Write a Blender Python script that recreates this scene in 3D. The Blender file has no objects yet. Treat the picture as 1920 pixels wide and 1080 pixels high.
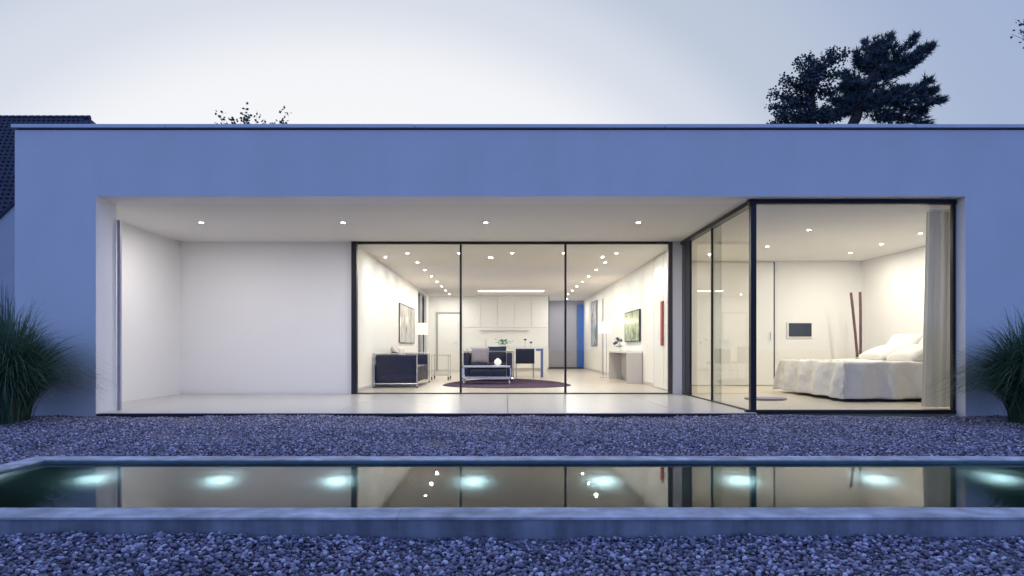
import bpy, bmesh, math, random
import numpy as np
from mathutils import Vector, Matrix, noise
R = math.radians
PI = math.pi
random.seed(7)
np.random.seed(7)
S = bpy.context.scene
C = S.collection

# ------------------------------------------------------------------ camera
cam = bpy.data.cameras.new("camera")
cam.lens = 22.5
cam.sensor_width = 36.0
cam.shift_x = 0.0078
cam.shift_y = 0.0589
cam.clip_start = 0.05
cam.clip_end = 2000
camo = bpy.data.objects.new("camera", cam)
camo.location = (0, 0, 0.81)
camo.rotation_euler = (PI / 2, 0, 0)
C.objects.link(camo)
S.camera = camo
EYE = 0.81

# ------------------------------------------------------------------ exposure
S.render.engine = 'CYCLES'
vs = S.view_settings
vs.view_transform = 'Standard'
vs.look = 'None'
vs.exposure = 0.0
vs.gamma = 1.0
vs.use_curve_mapping = False
cy = S.cycles
cy.use_denoising = True
cy.max_bounces = 10
cy.diffuse_bounces = 6
cy.glossy_bounces = 6
cy.transmission_bounces = 8
cy.transparent_max_bounces = 24
cy.caustics_reflective = False
cy.caustics_refractive = False
cy.sample_clamp_indirect = 4.0
cy.use_light_tree = True

# ------------------------------------------------------------------ dusk sky
world = bpy.data.worlds.new("World")
S.world = world
world.use_nodes = True
wt = world.node_tree
wn, wl = wt.nodes, wt.links
bg = wn['Background']
tc = wn.new('ShaderNodeTexCoord')
nrm = wn.new('ShaderNodeVectorMath'); nrm.operation = 'NORMALIZE'
sq = wn.new('ShaderNodeVectorMath'); sq.operation = 'MULTIPLY'
sq.inputs[1].default_value = (1, 1, 1.3)                 # the glow lies along the horizon
wl.new(tc.outputs['Generated'], sq.inputs[0]); wl.new(sq.outputs[0], nrm.inputs[0])
dt = wn.new('ShaderNodeVectorMath'); dt.operation = 'DOT_PRODUCT'
az, el = R(-11), R(0)
dt.inputs[1].default_value = (math.sin(az) * math.cos(el), math.cos(az) * math.cos(el), math.sin(el))
wl.new(nrm.outputs[0], dt.inputs[0])
mr = wn.new('ShaderNodeMapRange')
mr.inputs['From Min'].default_value = -1
mr.inputs['From Max'].default_value = 1
wl.new(dt.outputs['Value'], mr.inputs['Value'])
rp = wn.new('ShaderNodeValToRGB')
rp.color_ramp.interpolation = 'EASE'
stops = [(0.0, (.29, .44, .97)), (0.40, (.285, .43, .95)), (0.65, (.29, .42, .86)), (0.75, (.315, .42, .70)), (0.80, (.37, .45, .63)),
         (0.875, (.51, .57, .68)), (0.905, (.67, .71, .79)), (0.942, (.90, .90, .91)), (1.0, (1.04, 1.0, .93))]
cr = rp.color_ramp.elements
cr[0].position, cr[0].color = stops[0][0], (*stops[0][1], 1)
cr[1].position, cr[1].color = stops[-1][0], (*stops[-1][1], 1)
for p_, c_ in stops[1:-1]:
    e_ = cr.new(p_); e_.color = (*c_, 1)
wl.new(mr.outputs[0], rp.inputs[0])
sky = wn.new('ShaderNodeTexSky')
sky.sky_type = 'NISHITA'
sky.sun_disc = False
sky.sun_elevation = R(-2)
sky.sun_rotation = R(-11)
wb = wn.new('ShaderNodeMix'); wb.data_type = 'RGBA'; wb.blend_type = 'MULTIPLY'
wb.inputs['Factor'].default_value = 1.0
wl.new(sky.outputs[0], wb.inputs[6])
wb.inputs[7].default_value = (0.04, 0.06, 0.10, 1)     # tungsten white balance x a low strength
ad = wn.new('ShaderNodeMix'); ad.data_type = 'RGBA'; ad.blend_type = 'ADD'
ad.inputs['Factor'].default_value = 1.0
wl.new(rp.outputs[0], ad.inputs[6])
wl.new(wb.outputs[2], ad.inputs[7])
wl.new(ad.outputs[2], bg.inputs['Color'])
bg.inputs['Strength'].default_value = 1.0

# the last of the afterglow, from low behind the house
sd = bpy.data.lights.new("sun", 'SUN')
sd.energy = 0.03
sd.angle = R(20)
sd.color = (1.0, .9, .85)
so = bpy.data.objects.new("sun", sd)
so.rotation_euler = (R(85), 0, R(180 + 11))
C.objects.link(so)

# ================================================================== helpers
class MB:
    def __init__(self):
        self.v, self.f = [], []
    def add(self, vs_, fs_):
        n = len(self.v)
        self.v += [tuple(p) for p in vs_]
        self.f += [tuple(i + n for i in q) for q in fs_]
        return self
    def box(self, x0, x1, y0, y1, z0, z1):
        return self.add([(x0, y0, z0), (x1, y0, z0), (x1, y1, z0), (x0, y1, z0), (x0, y0, z1), (x1, y0, z1), (x1, y1, z1), (x0, y1, z1)],
                        [(0, 3, 2, 1), (4, 5, 6, 7), (0, 1, 5, 4), (1, 2, 6, 5), (2, 3, 7, 6), (3, 0, 4, 7)])
    def tube(self, pts, r, n=8, r1=None):
        pts = [Vector(p) for p in pts]
        m = len(pts)
        ring = []
        for i, p in enumerate(pts):
            d = (pts[min(i + 1, m - 1)] - pts[max(i - 1, 0)]).normalized()
            up = Vector((0, 0, 1)) if abs(d.z) < .9 else Vector((1, 0, 0))
            a = d.cross(up).normalized(); b = a.cross(d)
            rr = r if r1 is None else r + (r1 - r) * i / (m - 1)
            ring.append([p + (a * math.cos(2 * PI * k / n) + b * math.sin(2 * PI * k / n)) * rr for k in range(n)])
        vs_ = [q for rg in ring for q in rg]
        fs_ = [(i * n + k, i * n + (k + 1) % n, (i + 1) * n + (k + 1) % n, (i + 1) * n + k) for i in range(m - 1) for k in range(n)]
        fs_ += [tuple(range(n - 1, -1, -1)), tuple((m - 1) * n + k for k in range(n))]
        return self.add(vs_, fs_)
    def lathe(self, prof, c=(0, 0, 0), n=20):
        vs_, m = [], len(prof)
        for (r, z) in prof:
            for k in range(n):
                a = 2 * PI * k / n
                vs_.append((c[0] + r * math.cos(a), c[1] + r * math.sin(a), c[2] + z))
        fs_ = [(i * n + k, i * n + (k + 1) % n, (i + 1) * n + (k + 1) % n, (i + 1) * n + k) for i in range(m - 1) for k in range(n)]
        if prof[0][0] > 1e-4: fs_.append(tuple(range(n - 1, -1, -1)))
        if prof[-1][0] > 1e-4: fs_.append(tuple((m - 1) * n + k for k in range(n)))
        return self.add(vs_, fs_)
    def prism(self, poly, z0, z1):          # poly in xy
        n = len(poly)
        vs_ = [(x, y, z0) for x, y in poly] + [(x, y, z1) for x, y in poly]
        fs_ = [tuple(range(n - 1, -1, -1)), tuple(range(n, 2 * n))] + [(k, (k + 1) % n, n + (k + 1) % n, n + k) for k in range(n)]
        return self.add(vs_, fs_)
    def prism_y(self, poly, y0, y1):        # poly in xz
        n = len(poly)
        vs_ = [(x, y0, z) for x, z in poly] + [(x, y1, z) for x, z in poly]
        fs_ = [tuple(range(n)), tuple(range(2 * n - 1, n - 1, -1))] + [(k, n + k, n + (k + 1) % n, (k + 1) % n) for k in range(n)]
        return self.add(vs_, fs_)
    def build(self, name, mat, parent=None, loc=None, bevel=0, seg=2, smooth=False, sub=0):
        me = bpy.data.meshes.new(name)
        base = wloc(parent) if parent else Vector(loc or (0, 0, 0))
        me.from_pydata([(x - base.x, y - base.y, z - base.z) for x, y, z in self.v], [], self.f)
        bm = bmesh.new(); bm.from_mesh(me)
        bmesh.ops.recalc_face_normals(bm, faces=bm.faces)
        if bevel:
            bmesh.ops.bevel(bm, geom=[e for e in bm.edges if len(e.link_faces) == 2 and e.calc_face_angle(0) > .6], offset=bevel, segments=seg, profile=.6, affect='EDGES')
        if smooth:
            for f in bm.faces: f.smooth = True
            for e in bm.edges:
                if len(e.link_faces) == 2 and e.calc_face_angle(0) > .7: e.smooth = False
        bm.to_mesh(me); bm.free()
        me.materials.append(mat)
        o = bpy.data.objects.new(name, me)
        C.objects.link(o)
        if parent: o.parent = parent
        else: o.location = base
        if sub:
            md = o.modifiers.new('s', 'SUBSURF'); md.levels = md.render_levels = sub
        return o

def wloc(o):
    v = Vector((0, 0, 0))
    while o:
        v += Vector(o.location); o = o.parent
    return v

def tag(o, label=None, cat=None, group=None, kind=None):
    if label: o['label'] = label
    if cat: o['category'] = cat
    if group: o['group'] = group
    if kind: o['kind'] = kind
    return o

def thing(name, label, cat, loc=(0, 0, 0), group=None):
    o = bpy.data.objects.new(name, None)
    o.empty_display_size = .1
    o.location = loc
    C.objects.link(o)
    return tag(o, label, cat, group)

def copy_tree(o, parent=None):
    c = o.copy(); C.objects.link(c)
    c.parent = parent
    for k in [k for k in C.objects if k.parent == o]:
        copy_tree(k, c)
    return c

def B(x0, x1, y0, y1, z0, z1):
    return MB().box(x0, x1, y0, y1, z0, z1)

# ------------------------------------------------------------------ materials
def mat(name, col, rough=.6, metal=0, spec=.5, noise_scale=None, noise_amt=.1, bump=0, bump_scale=60, emis=None, estr=0, sheen=0, coat=0):
    m = bpy.data.materials.new(name); m.use_nodes = True
    nt = m.node_tree; n, l = nt.nodes, nt.links
    p = n['Principled BSDF']
    p.inputs['Base Color'].default_value = (*col, 1)
    p.inputs['Roughness'].default_value = rough
    p.inputs['Metallic'].default_value = metal
    p.inputs['Specular IOR Level'].default_value = spec
    p.inputs['Sheen Weight'].default_value = sheen
    p.inputs['Coat Weight'].default_value = coat
    co = n.new('ShaderNodeTexCoord')
    if noise_scale:
        nz = n.new('ShaderNodeTexNoise'); nz.inputs['Scale'].default_value = noise_scale
        nz.inputs['Detail'].default_value = 6; nz.inputs['Roughness'].default_value = .6
        l.new(co.outputs['Object'], nz.inputs['Vector'])
        rm = n.new('ShaderNodeValToRGB')
        rm.color_ramp.elements[0].position = .3; rm.color_ramp.elements[1].position = .7
        rm.color_ramp.elements[0].color = (*[c * (1 - noise_amt) for c in col], 1)
        rm.color_ramp.elements[1].color = (*[min(1, c * (1 + noise_amt)) for c in col], 1)
        l.new(nz.outputs['Fac'], rm.inputs[0]); l.new(rm.outputs[0], p.inputs['Base Color'])
    if bump:
        nb = n.new('ShaderNodeTexNoise'); nb.inputs['Scale'].default_value = bump_scale; nb.inputs['Detail'].default_value = 5
        l.new(co.outputs['Object'], nb.inputs['Vector'])
        bp = n.new('ShaderNodeBump'); bp.inputs['Strength'].default_value = bump; bp.inputs['Distance'].default_value = .01
        l.new(nb.outputs['Fac'], bp.inputs['Height']); l.new(bp.outputs[0], p.inputs['Normal'])
    if emis:
        p.inputs['Emission Color'].default_value = (*emis, 1)
        p.inputs['Emission Strength'].default_value = estr
    return m

def glass_mat(name, tint=(.97, .98, .975), ior=1.72):
    m = bpy.data.materials.new(name); m.use_nodes = True
    nt = m.node_tree; n, l = nt.nodes, nt.links
    n.remove(n['Principled BSDF'])
    t = n.new('ShaderNodeBsdfTransparent'); t.inputs[0].default_value = (*tint, 1)
    g = n.new('ShaderNodeBsdfGlossy'); g.inputs['Roughness'].default_value = 0.0
    fr = n.new('ShaderNodeFresnel'); fr.inputs['IOR'].default_value = ior
    geo = n.new('ShaderNodeNewGeometry')
    ff = n.new('ShaderNodeMath'); ff.operation = 'MULTIPLY'
    inv = n.new('ShaderNodeMath'); inv.operation = 'SUBTRACT'; inv.inputs[0].default_value = 1
    l.new(geo.outputs['Backfacing'], inv.inputs[1])
    l.new(fr.outputs[0], ff.inputs[0]); l.new(inv.outputs[0], ff.inputs[1])
    mx = n.new('ShaderNodeMixShader')
    l.new(ff.outputs[0], mx.inputs[0]); l.new(t.outputs[0], mx.inputs[1]); l.new(g.outputs[0], mx.inputs[2])
    l.new(mx.outputs[0], n['Material Output'].inputs[0])
    return m

M = {}
M['render'] = mat('facade_render', (.76, .765, .78), .85, spec=.2, noise_scale=1.3, noise_amt=.035, bump=.25, bump_scale=180)
M['plaster'] = mat('white_plaster', (.80, .79, .77), .8, spec=.2, noise_scale=.8, noise_amt=.015, bump=.05, bump_scale=120)
M['ceiling'] = mat('ceiling_paint', (.72, .70, .67), .9, spec=.1, noise_scale=.7, noise_amt=.015)
M['trim'] = mat('coping_aluminium', (.62, .64, .68), .45, .3, noise_scale=2, noise_amt=.06)
M['dark'] = mat('dark_frame', (.018, .018, .024), .4, .3)
M['darkline'] = mat('shadow_joint', (.02, .02, .03), .9)
M['pane'] = glass_mat('window_glass')
M['pane2'] = glass_mat('tinted_glass', (.78, .82, .80))
M['tile'] = mat('terrace_tile', (.47, .46, .445), .28, spec=.5, noise_scale=5, noise_amt=.05)
M['floor'] = mat('living_floor', (.50, .44, .38), .3, noise_scale=4, noise_amt=.07)
M['bedfloor'] = mat('bedroom_floor', (.60, .54, .44), .35, noise_scale=4, noise_amt=.06)
M['navy'] = mat('navy_leather', (.009, .011, .042), .42, bump=.2, bump_scale=30, noise_scale=7, noise_amt=.25)
M['navyfab'] = mat('navy_fabric', (.007, .009, .035), .8)
M['chrome'] = mat('light_steel', (.72, .74, .80), .22, .85)
M['whitelac'] = mat('white_lacquer', (.82, .82, .80), .25)
M['greylac'] = mat('grey_lacquer', (.52, .50, .50), .3)
M['black'] = mat('black_paint', (.01, .01, .012), .4)
M['rug'] = mat('plum_rug', (.085, .055, .085), .95, spec=.0, noise_scale=30, noise_amt=.25, bump=.8, bump_scale=150)
M['cushion'] = mat('mauve_cushion', (.26, .23, .28), .9, sheen=.3, noise_scale=40, noise_amt=.1)
M['pinkcush'] = mat('blush_cushion', (.60, .52, .50), .9, sheen=.3)
M['white'] = mat('white_ceramic', (.85, .85, .84), .2)
M['linen'] = mat('white_linen', (.80, .78, .74), .9, spec=.1, sheen=.2, bump=1.0, bump_scale=22, noise_scale=12, noise_amt=.03)
M['curtain'] = mat('sheer_curtain', (.62, .61, .58), .9, spec=.1)
def translucent(m, f):
    n, l = m.node_tree.nodes, m.node_tree.links
    p = n['Principled BSDF']; tr = n.new('ShaderNodeBsdfTranslucent'); tr.inputs[0].default_value = p.inputs['Base Color'].default_value
    mx = n.new('ShaderNodeMixShader'); mx.inputs[0].default_value = f
    l.new(p.outputs[0], mx.inputs[1]); l.new(tr.outputs[0], mx.inputs[2]); l.new(mx.outputs[0], n['Material Output'].inputs[0])
translucent(M['curtain'], .45)
M['greydoor'] = mat('grey_door', (.34, .34, .39), .5, noise_scale=2, noise_amt=.05)
M['duskblue'] = mat('painted_dusk_blue', (.03, .12, .44), .35)  # dusk light seen through a slit window, put into the panel colour
M['redart'] = mat('red_panel', (.38, .06, .04), .5, noise_scale=9, noise_amt=.3)
M['bamboo'] = mat('brown_bamboo', (.11, .035, .02), .5, noise_scale=12, noise_amt=.4)
M['leaf'] = mat('house_plant_leaf', (.05, .22, .05), .5, noise_scale=20, noise_amt=.4)
M['concrete'] = mat('pool_concrete', (.52, .53, .56), .8, noise_scale=3.0, noise_amt=.22, bump=.5, bump_scale=25)
def streaks(m, sc, lo, hi):
    n, l = m.node_tree.nodes, m.node_tree.links
    p = n['Principled BSDF']; src = p.inputs['Base Color'].links[0].from_socket
    co = n.new('ShaderNodeTexCoord'); mp = n.new('ShaderNodeMapping'); mp.inputs['Scale'].default_value = sc
    nz = n.new('ShaderNodeTexNoise'); nz.inputs['Scale'].default_value = 1; nz.inputs['Detail'].default_value = 5
    rm = n.new('ShaderNodeMapRange'); rm.inputs['From Min'].default_value = .35; rm.inputs['From Max'].default_value = .65
    rm.inputs['To Min'].default_value = lo; rm.inputs['To Max'].default_value = hi
    mx = n.new('ShaderNodeMix'); mx.data_type = 'RGBA'; mx.blend_type = 'MULTIPLY'; mx.inputs['Factor'].default_value = 1
    l.new(co.outputs['Object'], mp.inputs[0]); l.new(mp.outputs[0], nz.inputs[0]); l.new(nz.outputs['Fac'], rm.inputs['Value'])
    l.new(src, mx.inputs[6]); l.new(rm.outputs[0], mx.inputs[7]); l.new(mx.outputs[2], p.inputs['Base Color'])
streaks(M['concrete'], (9, 9, 1.5), .68, 1.08)
streaks(M['concrete'], (1.2, 6, 12), .8, 1.06)
streaks(M['render'], (2.2, 2.2, .25), .975, 1.01)
M['darkconc'] = mat('dark_concrete', (.25, .27, .31), .75, noise_scale=3.0, noise_amt=.25, bump=.5, bump_scale=25)  # darker concrete for the rim blocks below the caps
streaks(M['darkconc'], (8, 8, .8), .6, 1.12)
M['basin'] = mat('pool_basin', (.08, .145, .155), .6, noise_scale=2.5, noise_amt=.3)
M['shade'] = mat('lamp_shade', (.9, .86, .78), .8, emis=(1, .9, .74), estr=.85)
M['lens'] = mat('lamp_lens', (1, 1, 1), .5, emis=(1, .95, .85), estr=40)
M['strip'] = mat('light_strip', (1, 1, 1), .5, emis=(1, .97, .88), estr=5)
M['poollens'] = mat('pool_lamp_lens', (1, 1, 1), .5, emis=(.85, 1, 1), estr=4)
for k in ('lens', 'poollens'):
    M[k].cycles.emission_sampling = 'NONE'
M['tileroof'] = mat('roof_tile', (.030, .034, .062), .75, noise_scale=3, noise_amt=.35)
M['neigh'] = mat('neighbour_render', (.5, .52, .56), .9, noise_scale=1, noise_amt=.05)
M['bark'] = mat('bark', (.05, .035, .03), .9, noise_scale=4, noise_amt=.4)
M['soil'] = mat('ground', (.06, .065, .055), .95, noise_scale=.6, noise_amt=.4)

def leafy(name, c0, c1, rough=.6, trans=.15):
    m = bpy.data.materials.new(name); m.use_nodes = True
    n, l = m.node_tree.nodes, m.node_tree.links
    p = n['Principled BSDF']; p.inputs['Roughness'].default_value = rough
    g = n.new('ShaderNodeNewGeometry')
    r_ = n.new('ShaderNodeValToRGB')
    r_.color_ramp.elements[0].color = (*c0, 1); r_.color_ramp.elements[1].color = (*c1, 1)
    l.new(g.outputs['Random Per Island'], r_.inputs[0]); l.new(r_.outputs[0], p.inputs['Base Color'])
    tr = n.new('ShaderNodeBsdfTranslucent'); l.new(r_.outputs[0], tr.inputs[0])
    mx = n.new('ShaderNodeMixShader'); mx.inputs[0].default_value = trans
    l.new(p.outputs[0], mx.inputs[1]); l.new(tr.outputs[0], mx.inputs[2]); l.new(mx.outputs[0], n['Material Output'].inputs[0])
    return m
M['needle'] = leafy('pine_needles', (.04, .07, .09), (.085, .12, .14))
M['treeleaf'] = leafy('tree_leaves', (.04, .07, .09), (.085, .12, .14))
M['grass'] = leafy('grass_blades', (.035, .09, .055), (.11, .20, .115), .5, .25)
M['dryblade'] = leafy('dry_blades', (.10, .10, .05), (.20, .17, .10), .7, .2)

def gravel_mat():
    m = bpy.data.materials.new('gravel_stone'); m.use_nodes = True
    n, l = m.node_tree.nodes, m.node_tree.links
    p = n['Principled BSDF']; p.inputs['Roughness'].default_value = .6
    oi = n.new('ShaderNodeObjectInfo')
    r_ = n.new('ShaderNodeValToRGB')
    e = r_.color_ramp.elements
    e[0].color = (.055, .05, .08, 1); e[1].color = (.80, .78, .86, 1)
    for p_, c_ in ((.25, (.11, .105, .16)), (.5, (.22, .21, .30)), (.7, (.32, .28, .36)), (.88, (.50, .48, .62))):
        q = e.new(p_); q.color = (*c_, 1)
    l.new(oi.outputs['Random'], r_.inputs[0])
    co = n.new('ShaderNodeTexCoord'); nz = n.new('ShaderNodeTexNoise'); nz.inputs['Scale'].default_value = 3
    l.new(co.outputs['Object'], nz.inputs[0])
    mx = n.new('ShaderNodeMix'); mx.data_type = 'RGBA'; mx.blend_type = 'MULTIPLY'; mx.inputs['Factor'].default_value = .4
    l.new(r_.outputs[0], mx.inputs[6]); l.new(nz.outputs['Fac'], mx.inputs[7]); l.new(mx.outputs[2], p.inputs['Base Color'])
    return m
M['stone'] = gravel_mat()

def gravel_sheet_mat():
    m = bpy.data.materials.new('gravel_bed'); m.use_nodes = True
    n, l = m.node_tree.nodes, m.node_tree.links
    p = n['Principled BSDF']; p.inputs['Roughness'].default_value = .9
    co = n.new('ShaderNodeTexCoord'); v = n.new('ShaderNodeTexVoronoi'); v.inputs['Scale'].default_value = 38
    l.new(co.outputs['Object'], v.inputs['Vector'])
    bw = n.new('ShaderNodeSeparateColor'); l.new(v.outputs['Color'], bw.inputs[0])
    r_ = n.new('ShaderNodeValToRGB'); r_.color_ramp.elements[0].color = (.03, .025, .03, 1); r_.color_ramp.elements[1].color = (.2, .18, .2, 1)
    l.new(bw.outputs[0], r_.inputs[0]); l.new(r_.outputs[0], p.inputs['Base Color'])
    b = n.new('ShaderNodeBump'); b.inputs['Strength'].default_value = .8; b.inputs['Distance'].default_value = .01; b.invert = True
    l.new(v.outputs['Distance'], b.inputs['Height']); l.new(b.outputs[0], p.inputs['Normal'])
    return m
M['gbed'] = gravel_sheet_mat()

def water_mat():
    m = bpy.data.materials.new('pool_water'); m.use_nodes = True
    n, l = m.node_tree.nodes, m.node_tree.links
    n.remove(n['Principled BSDF'])
    gl = n.new('ShaderNodeBsdfGlossy'); gl.inputs['Roughness'].default_value = 0.0
    rf_ = n.new('ShaderNodeBsdfRefraction'); rf_.inputs['Roughness'].default_value = .5; rf_.inputs['IOR'].default_value = 1.33
    rf_.inputs['Color'].default_value = (.85, .97, 1, 1)
    fr = n.new('ShaderNodeFresnel'); fr.inputs['IOR'].default_value = 1.40
    mx = n.new('ShaderNodeMixShader')
    l.new(fr.outputs[0], mx.inputs[0]); l.new(rf_.outputs[0], mx.inputs[1]); l.new(gl.outputs[0], mx.inputs[2])
    l.new(mx.outputs[0], n['Material Output'].inputs['Surface'])
    co = n.new('ShaderNodeTexCoord'); mp = n.new('ShaderNodeMapping'); mp.inputs['Scale'].default_value = (1, 1.6, 1)
    l.new(co.outputs['Object'], mp.inputs[0])
    nz = n.new('ShaderNodeTexNoise'); nz.inputs['Scale'].default_value = 7; nz.inputs['Detail'].default_value = 2
    l.new(mp.outputs[0], nz.inputs[0])
    b = n.new('ShaderNodeBump'); b.inputs['Strength'].default_value = .02; b.inputs['Distance'].default_value = .01
    l.new(nz.outputs['Fac'], b.inputs['Height']); l.new(b.outputs[0], gl.inputs['Normal']); l.new(b.outputs[0], rf_.inputs['Normal']); l.new(b.outputs[0], fr.inputs['Normal'])
    vol = n.new('ShaderNodeVolumePrincipled')
    vol.inputs['Color'].default_value = (.55, .88, .95, 1); vol.inputs['Density'].default_value = 1.5; vol.inputs['Anisotropy'].default_value = .2
    l.new(vol.outputs[0], n['Material Output'].inputs['Volume'])
    return m
M['water'] = water_mat()

# ================================================================== ground
GZ = -.04       # gravel between house and pool
GF = -.095      # gravel in front of the pool
g = MB()
g.add([(-900, -300, -.30), (900, -300, -.30), (900, 1500, -.30), (-900, 1500, -.30), (-3.45, 3.15, -.30), (5.4, 3.15, -.30), (5.4, 4.75, -.30), (-3.45, 4.75, -.30)],
      [(0, 1, 5, 4), (1, 2, 6, 5), (2, 3, 7, 6), (3, 0, 4, 7)])      # a hole where the pool basin goes down
tag(g.build('ground', M['soil']), kind='structure')

PX0, PX1, PY0, PY1 = -3.34, 5.3, 3.26, 4.65       # pool water outline
OX0, OX1, OY0, OY1 = -3.51, 5.48, 3.075, 4.81     # outer edge of the rim
gb = MB()
gb.box(-14, 14, OY1, 7.95, -.26, GZ - .012)
gb.box(-14, OX0, OY0, OY1, -.262, GZ - .012)
gb.box(OX1, 14, OY0, OY1, -.262, GZ - .012)
gb.box(-14, 14, -6, OY0, -.264, GF - .012)
tag(gb.build('gravel_bed', M['gbed']), kind='structure')

# pebbles: geometry-node instances on a jittered grid of points
peb = bpy.data.collections.new('pebble_shapes')
for k in range(7):
    bm = bmesh.new()
    bmesh.ops.create_icosphere(bm, subdivisions=2, radius=1)
    off = Vector((k * 7.1, 3, 1))
    sx, sy, sz = random.uniform(.8, 1.2), random.uniform(.6, .95), random.uniform(.5, .75)
    for v in bm.verts:
        d = 1 + .42 * (noise.noise(v.co * .9 + off)) + .12 * noise.noise(v.co * 2.6 + off)
        v.co = Vector((v.co.x * sx, v.co.y * sy, v.co.z * sz)) * d
    me = bpy.data.meshes.new('pebble'); bm.to_mesh(me); bm.free(); me.materials.append(M['stone'])
    for f in me.polygons: f.use_smooth = False
    peb.objects.link(bpy.data.objects.new('pebble', me))

def scatter(name, rects, spacing, size, label=None):
    pts = []
    for (x0, x1, y0, y1, z) in rects:
        nx, ny = int((x1 - x0) / spacing), int((y1 - y0) / spacing)
        xs = x0 + (np.arange(nx) + .5) * (x1 - x0) / nx; ys = y0 + (np.arange(ny) + .5) * (y1 - y0) / ny
        X, Y = np.meshgrid(xs, ys)
        X = X + np.random.uniform(-.55, .55, X.shape) * spacing; Y = Y + np.random.uniform(-.5, .5, Y.shape) * spacing
        und = .010 * np.sin(X * 2.1 + 1.3 * np.sin(Y * 1.7)) + .007 * np.sin(Y * 5.3 + X * 1.1) + .005 * np.sin(X * 9.7 + Y * 3)
        Z = z + np.random.uniform(-.006, .009, X.shape) + und
        pts.append(np.stack([X.ravel(), Y.ravel(), Z.ravel()], 1))
    P = np.concatenate(pts)
    me = bpy.data.meshes.new(name)
    me.vertices.add(len(P)); me.vertices.foreach_set('co', P.astype(np.float32).ravel())
    o = bpy.data.objects.new(name, me); C.objects.link(o)
    me.materials.append(M['stone'])
    ng = bpy.data.node_groups.new(name, 'GeometryNodeTree')
    ng.interface.new_socket('Geometry', in_out='INPUT', socket_type='NodeSocketGeometry')
    ng.interface.new_socket('Geometry', in_out='OUTPUT', socket_type='NodeSocketGeometry')
    N, L = ng.nodes, ng.links
    gi, go = N.new('NodeGroupInput'), N.new('NodeGroupOutput')
    ip = N.new('GeometryNodeInstanceOnPoints')
    ci = N.new('GeometryNodeCollectionInfo'); ci.inputs['Collection'].default_value = peb
    ci.inputs['Separate Children'].default_value = True
    rr = N.new('FunctionNodeRandomValue'); rr.data_type = 'FLOAT_VECTOR'
    rr.inputs[0].default_value = (-.6, -.6, 0); rr.inputs[1].default_value = (.6, .6, 6.28)
    rs = N.new('FunctionNodeRandomValue'); rs.data_type = 'FLOAT'
    rs.inputs[2].default_value = size * .6; rs.inputs[3].default_value = size * 1.25; rs.inputs['Seed'].default_value = 5
    L.new(gi.outputs[0], ip.inputs['Points']); L.new(ci.outputs[0], ip.inputs['Instance'])
    ip.inputs['Pick Instance'].default_value = True
    L.new(rr.outputs[0], ip.inputs['Rotation']); L.new(rs.outputs[1], ip.inputs['Scale'])
    L.new(ip.outputs[0], go.inputs[0])
    md = o.modifiers.new('scatter', 'NODES'); md.node_group = ng
    return tag(o, label, kind='stuff')
scatter('gravel', [(-8, 8, OY1 + .012, 7.95, GZ), (-8, OX0 - .012, OY0, OY1, GZ)], .0200, .0115)
scatter('gravel', [(-4.4, 4.4, 1.4, OY0 - .012, GF)], .0190, .0118)

# ================================================================== pool
pool = thing('pool', 'long narrow reflecting pool with raised concrete rim set in the gravel', 'pool', (0, 4, -.1))
YM = [(OX0, OY0), (OX1, OY0), (OX1, OY1), (OX0, OY1)]
# rim in cast lengths, each a piece with open joints
def rim_run(x0, x1, y0, y1, n, z0):
    L_ = (x1 - x0) / n
    for k in range(n):
        a, b = x0 + k * L_ + .0007, x0 + (k + 1) * L_ - .0007
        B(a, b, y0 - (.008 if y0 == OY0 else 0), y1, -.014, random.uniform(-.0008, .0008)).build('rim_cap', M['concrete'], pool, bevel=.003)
        B(a, b, y0, y1, z0, -.0145).build('rim_block', M['darkconc'], pool)
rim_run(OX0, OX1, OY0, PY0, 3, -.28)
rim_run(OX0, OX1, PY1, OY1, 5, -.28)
B(OX0, PX0, PY0 + .002, PY1 - .002, -.28, .0005).build('rim_block', M['concrete'], pool, bevel=.008)
B(PX1, OX1, PY0 + .002, PY1 - .002, -.28, .0005).build('rim_block', M['concrete'], pool, bevel=.008)
ba = MB()
D0 = -1.35
ba.box(PX0 - .2, PX1 + .2, PY0 - .2, PY1 + .2, D0 - .1, D0)
ba.box(PX0 - .2, PX0, PY0, PY1, D0, -.282); ba.box(PX1, PX1 + .2, PY0, PY1, D0, -.282)
ba.box(PX0 - .2, PX1 + .2, PY0 - .2, PY0, D0, -.282); ba.box(PX0 - .2, PX1 + .2, PY1, PY1 + .2, D0, -.282)
ba.build('basin', M['basin'], pool)
# dark lining strip round the water line
ls = MB()
ls.box(PX0 + .001, PX1 - .001, PY1 - .006, PY1 - .001, -.3, -.010)
ls.box(PX0 + .001, PX0 + .006, PY0 + .01, PY1 - .01, -.3, -.010)
ls.build('waterline_lining', M['basin'], pool)
WZ = -.027
wm = MB()
wm.box(PX0 + .007, PX1 - .001, PY0 + .001, PY1 - .007, D0 + .003, WZ)
tag(wm.build('water', M['water']), kind='structure')

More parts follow.
